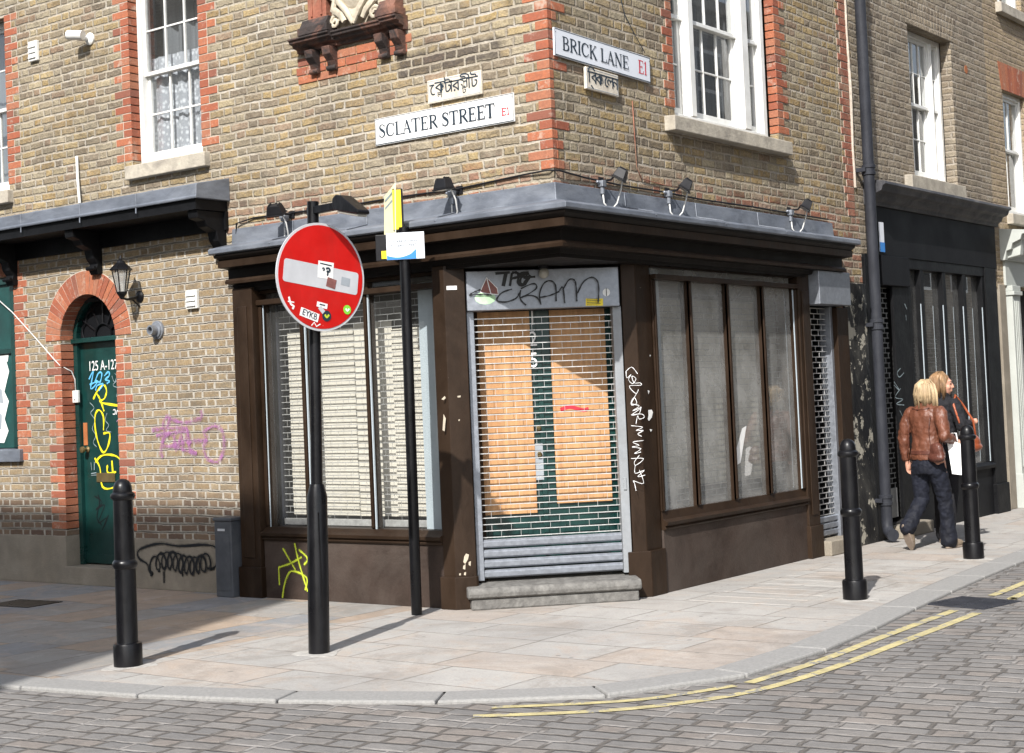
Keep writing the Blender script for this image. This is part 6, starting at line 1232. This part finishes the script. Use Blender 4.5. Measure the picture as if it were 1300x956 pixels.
limb(b, [(-.165, -.005, 1.295), (-.215, -.035, 1.18), (-.238, -.045, 1.06), (-.238, -.02, .87)], [.070, .064, .056, .046]); limb(b, [(.165, -.005, 1.295), (.225, -.055, 1.18), (.262, -.09, 1.08), (.222, .10, 1.03)], [.070, .064, .058, .045])
jk = organic('jacket', b, 'leather', pA, .009, 3, .022, .06)
b = MB(); loft(b, [(0, 0, .905, .182, .134), (0, 0, .945, .172, .127)]); b.build('jacket_belt', 'bag_leather', jk, smooth=30, bevel=.004)
b = MB(); b.tube([(-.17, -.098, .87), (-.13, -.12, 1.0), (-.12, -.118, 1.15), (-.14, -.108, 1.28)], .004, 6); b.tube([(.15, -.105, .87), (.12, -.12, 1.0), (.11, -.12, 1.15), (.13, -.11, 1.28)], .004, 6); b.tube([(-.10, -.075, 1.35), (-.04, -.09, 1.335), (.04, -.09, 1.335), (.1, -.075, 1.35)], .005, 6); b.build('jacket_seam', 'bag_leather', jk, smooth='full')
b = MB()
loft(b, [(0, 0, .72, .155, .125), (0, -.005, .80, .165, .132), (0, 0, .87, .158, .12), (0, 0, .90, .15, .11)])
limb(b, [(-.085, -.005, .78), (-.092, -.01, .62), (-.095, -.0, .47), (-.098, -.13, .335), (-.10, -.235, .225)], [.097, .085, .072, .068, .078]); limb(b, [(.082, .0, .78), (.09, .06, .62), (.095, .10, .46), (.10, .115, .28), (.10, .12, .075)], [.097, .085, .070, .066, .080])
organic('jeans', b, 'denim', pA, .009, 3, .024, .05)
def shoe(parent, m):
    b = MB(); loft(b, [(0, .085, .012, .040, .135), (0, .085, .035, .042, .138), (0, .07, .06, .038, .11), (0, .02, .085, .034, .055), (0, .0, .10, .030, .04)]); b.xform(m); s = organic('shoe', b, 'shoe', parent, .008, 3)
    b = MB(); n = 24; f = []
    for k in range(n): a = 2 * math.pi * k / n; f.append(((.043 + .006 * math.sin(a)) * math.cos(a), .085 + .142 * math.sin(a)))
    b.prism(f, -.008, .012); b.xform(m); b.build('sole', 'sole', s, bevel=.004)
shoe(pA, Matrix.Translation((-.10, -.285, .205)) @ Matrix.Rotation(R(-64), 4, 'X')); shoe(pA, Matrix.Translation((.105, .12, .010)) @ Matrix.Rotation(R(0), 4, 'X'))
st = []
for i in range(520):
    a = rnd.uniform(-2.75, 2.75) - math.pi / 2; e = rnd.uniform(.2, 1.0); ca, sa = math.cos(a), math.sin(a)
    r1 = .082 + rnd.random() * .022; L_ = rnd.uniform(-.10, -.165)
    st.append([(ca * .045 * e, sa * .05 * e, .118), (ca * r1 * .95, sa * r1 * 1.05, .07), (ca * (r1 + .022), sa * (r1 + .024), -.02), (ca * (r1 + .008 + rnd.uniform(-.02, .014)), sa * (r1 + .006 + rnd.uniform(-.02, .012)), L_)])
st = [s for s in st if s[2][1] < .055]
hair('hair', 'blonde', pA, hc, R(-12), [((0, -.020, .033), (.082, .098, .088)), ((0, -.036, -.035), (.088, .078, .08)), ((-.04, -.035, -.075), (.045, .055, .05)), ((.04, -.035, -.075), (.045, .055, .05))], locks(560, 2.75, .15, .080, .096, -.165, -.105, .118, .055, 5))
def world_in(loc, rz, p): return Matrix.Translation(loc) @ Matrix.Rotation(rz, 4, 'Z') @ Vector(p)
# shoulder bag of the first woman
hb = thing('handbag', 'dark brown leather shoulder bag hanging at the blonde woman\'s hip', 'handbag', LA, HA)
b = MB(); b.ell((.175, -.10, .94), (.075, .045, .085)); b.ell((.17, -.105, .875), (.095, .050, .045)); b.ell((.14, -.10, .89), (.05, .05, .055)); b.ell((.21, -.095, .90), (.045, .045, .06)); organic('bag_body', b, 'bag_leather', hb, .009, 3, .010, .03)
b = MB(); b.tube([(.20, -.09, 1.0), (.235, -.075, 1.15), (.205, -.03, 1.345), (.165, .06, 1.34), (.17, .11, 1.15), (.20, .0, 1.0)], .008, 8); b.build('strap', 'bag_leather', hb, smooth='full')
# white paper folder in her hand
fo = thing('paper_bag', 'large flat white paper bag held by the blonde woman', 'paper bag', LA, HA)
b = MB(); q = [(.245, .06, 1.09), (.31, .18, 1.12), (.345, .10, .72), (.245, -.03, .62)]; o2 = (.014, .006, 0)
q = [(.205, .02, 1.05), (.335, .09, .99), (.355, .07, .70), (.27, -.01, .72)]
b.add(q + [tuple(Vector(p) + Vector((-.008, .016, 0))) for p in q], [(0, 1, 2, 3), (7, 6, 5, 4), (0, 4, 5, 1), (1, 5, 6, 2), (2, 6, 7, 3), (3, 7, 4, 0)]); b.build('sheet', 'paper', fo, bevel=.002)
b = MB(); b.tube([(.235, .045, 1.045), (.235, .07, 1.10), (.27, .085, 1.10), (.29, .075, 1.02)], .006, 6); b.build('handle', 'paper', fo, smooth='full')

# --- second woman, dark coat, head turned to the right
LB = (.735, 5.38, 0); HB = R(-10)
b = MB(); hd = Vector((.02, .03, 1.565)); YB = R(-62)
head(b, hd, YB); limb(b, [(0, 0, 1.36), (.01, .015, 1.48)], [.06, .05])
loft(b, [(0, 0, .84, .14, .10), (0, 0, 1.1, .12, .09), (0, 0, 1.3, .14, .09), (0, 0, 1.39, .10, .07)])
limb(b, [(-.16, 0, 1.36), (-.22, .0, 1.12), (-.20, .12, .92)], [.045, .038, .028]); limb(b, [(.16, 0, 1.36), (.24, -.02, 1.15), (.22, .14, 1.16)], [.045, .038, .028])
hand(b, (-.20, .125, .915), (0, .3, -1), (.6, .8, 0), .95, .5); hand(b, (.225, .145, 1.165), (.1, 1, .25), (-.2, .1, 1), .95, 1.1)
limb(b, [(-.085, 0, .86), (-.09, .10, .47), (-.09, .12, .08)], [.09, .06, .042]); limb(b, [(.085, 0, .86), (.09, -.02, .48), (.095, -.16, .11)], [.09, .06, .042])
limb(b, [(-.09, .12, .05), (-.09, .27, .03)], [.035, .028]); limb(b, [(.095, -.16, .09), (.095, -.03, .035)], [.035, .028])
pB = organic('person', b, 'skin', None, .009, 4); pB.location = LB; pB.rotation_euler = (0, 0, HB)
tag(pB, 'auburn-haired woman in a dark coat with her face turned to the street', 'person')
eyes(pB, hd, YB)
b = MB(); loft(b, [(0, 0, .70, .205, .16), (0, 0, .85, .19, .15), (0, 0, 1.0, .165, .13), (0, 0, 1.12, .158, .122), (0, 0, 1.25, .175, .12), (0, 0, 1.335, .185, .112), (0, 0, 1.40, .165, .09), (0, .01, 1.44, .10, .08), (0, .01, 1.48, .088, .08)])
limb(b, [(-.165, -.005, 1.355), (-.23, -.0, 1.14), (-.205, .10, .95)], [.072, .060, .048]); limb(b, [(.165, -.005, 1.355), (.25, -.02, 1.16), (.225, .12, 1.165)], [.072, .060, .047])
organic('coat', b, 'coat', pB, .010, 3, .034, .05)
b = MB(); limb(b, [(-.085, 0, .80), (-.09, .09, .47), (-.09, .10, .07)], [.10, .072, .078]); limb(b, [(.085, 0, .80), (.09, -.02, .48), (.095, -.14, .12)], [.10, .072, .078]); organic('trousers', b, 'coat', pB, .010, 4, .012, .05)
shoe(pB, Matrix.Translation((-.09, .08, .010))); shoe(pB, Matrix.Translation((.095, -.17, .045)) @ Matrix.Rotation(R(-16), 4, 'X'))
st = []
for i in range(520):
    a = rnd.uniform(-2.5, 2.5) - math.pi / 2; e = rnd.uniform(.1, 1.0); ca, sa = math.cos(a), math.sin(a); r1 = .09 + rnd.random() * .02
    j = lambda k: rnd.uniform(-k, k)
    st.append([(ca * .05 * e, sa * .05 * e, .125 + j(.01)), (ca * r1 * .95, sa * r1, .07 + j(.015)), (ca * (r1 + .026 + j(.012)), sa * (r1 + .02), -.02 + j(.02)), (ca * (r1 + .018 + j(.03)), sa * (r1 + .012 + j(.03)), -.11 + j(.03))])
st = [s for s in st if s[2][1] < .045]
hair('hair', 'auburn', pB, hd, YB, [((0, -.025, .038), (.088, .102, .092)), ((-.03, -.055, -.02), (.078, .07, .075)), ((.04, -.045, -.04), (.065, .065, .075)), ((0, -.045, -.08), (.075, .06, .045))], locks(560, 2.5, .1, .086, .108, -.15, -.07, .125, .045, 9, .014))
tb_ = thing('handbag', 'tan leather handbag under the dark-coated woman\'s arm', 'handbag', (LB[0] + .035, LB[1] + .01, 0), HB)
b = MB(); b.ell((.255, .06, .985), (.055, .14, .085)); b.ell((.26, .06, .94), (.06, .165, .05)); organic('bag_body', b, 'tan_leather', tb_, .009, 3)
b = MB(); b.tube([(.245, -.04, 1.04), (.215, -.085, 1.2), (.165, -.085, 1.36), (.135, .0, 1.455), (.16, .09, 1.36), (.24, .13, 1.2), (.255, .14, 1.04)], .011, 8); b.build('strap', 'tan_leather', tb_, smooth='full')

# ================================================================== LIGHT, SKY, CAMERA
w = bpy.data.worlds.new('World'); scene.world = w; w.use_nodes = True
wt = w.node_tree; bgn = wt.nodes['Background']; sky = wt.nodes.new('ShaderNodeTexSky'); sky.sky_type = 'NISHITA'; sky.sun_disc = False
EL, AZ = 40.5, math.degrees(math.atan2(.32, -.947))
sky.sun_elevation = R(EL); sky.sun_rotation = R(AZ); sky.air_density = 1.0; sky.dust_density = 1.5; sky.ozone_density = 1.0
hs = wt.nodes.new('ShaderNodeHueSaturation'); hs.inputs['Saturation'].default_value = .55; wt.links.new(sky.outputs[0], hs.inputs['Color'])
wt.links.new(hs.outputs[0], bgn.inputs[0]); bgn.inputs[1].default_value = .15
ld = bpy.data.lights.new('sun', 'SUN'); ld.energy = 4.3; ld.angle = R(.55); ld.color = (1, .965, .92)
lo = bpy.data.objects.new('sun', ld); COL.objects.link(lo)
S = Vector((.32 * math.cos(R(EL)), -.947 * math.cos(R(EL)), math.sin(R(EL)))).normalized()
lo.rotation_euler = S.to_track_quat('Z', 'Y').to_euler(); lo.location = (6, -20, 20)

cam = bpy.data.cameras.new('camera'); co_ = bpy.data.objects.new('camera', cam); COL.objects.link(co_); scene.camera = co_
yaw, pit, rol = R(37.11), R(2.168), R(-2.46)
F = Vector((-math.sin(yaw) * math.cos(pit), math.cos(yaw) * math.cos(pit), math.sin(pit))); Rt = Vector((math.cos(yaw), math.sin(yaw), 0)); U = Rt.cross(F)
Rr_ = Rt * math.cos(rol) + U * math.sin(rol); Ur = -Rt * math.sin(rol) + U * math.cos(rol)
mw = Matrix(((Rr_.x, Ur.x, -F.x, 6.58), (Rr_.y, Ur.y, -F.y, -9.30), (Rr_.z, Ur.z, -F.z, 1.60), (0, 0, 0, 1)))
co_.matrix_world = mw
cam.sensor_width = 36; cam.lens = 1953.7 / 1300 * 36; cam.shift_y = -45 / 1300; cam.clip_start = .05; cam.clip_end = 1500
scene.view_settings.view_transform = 'Standard'; scene.view_settings.look = 'None'; scene.view_settings.gamma = 1; scene.view_settings.exposure = 0.72; scene.view_settings.use_curve_mapping = False
scene.render.resolution_x = 1024; scene.render.resolution_y = 753
scene.cycles.max_bounces = 8; scene.cycles.transparent_max_bounces = 12; scene.cycles.caustics_reflective = False; scene.cycles.caustics_refractive = False
try: scene.cycles.use_denoising = True; scene.cycles.denoiser = 'OPENIMAGEDENOISE'; scene.cycles.denoising_input_passes = 'RGB_ALBEDO_NORMAL'
except Exception: pass
scene.cycles.sample_clamp_indirect = 8
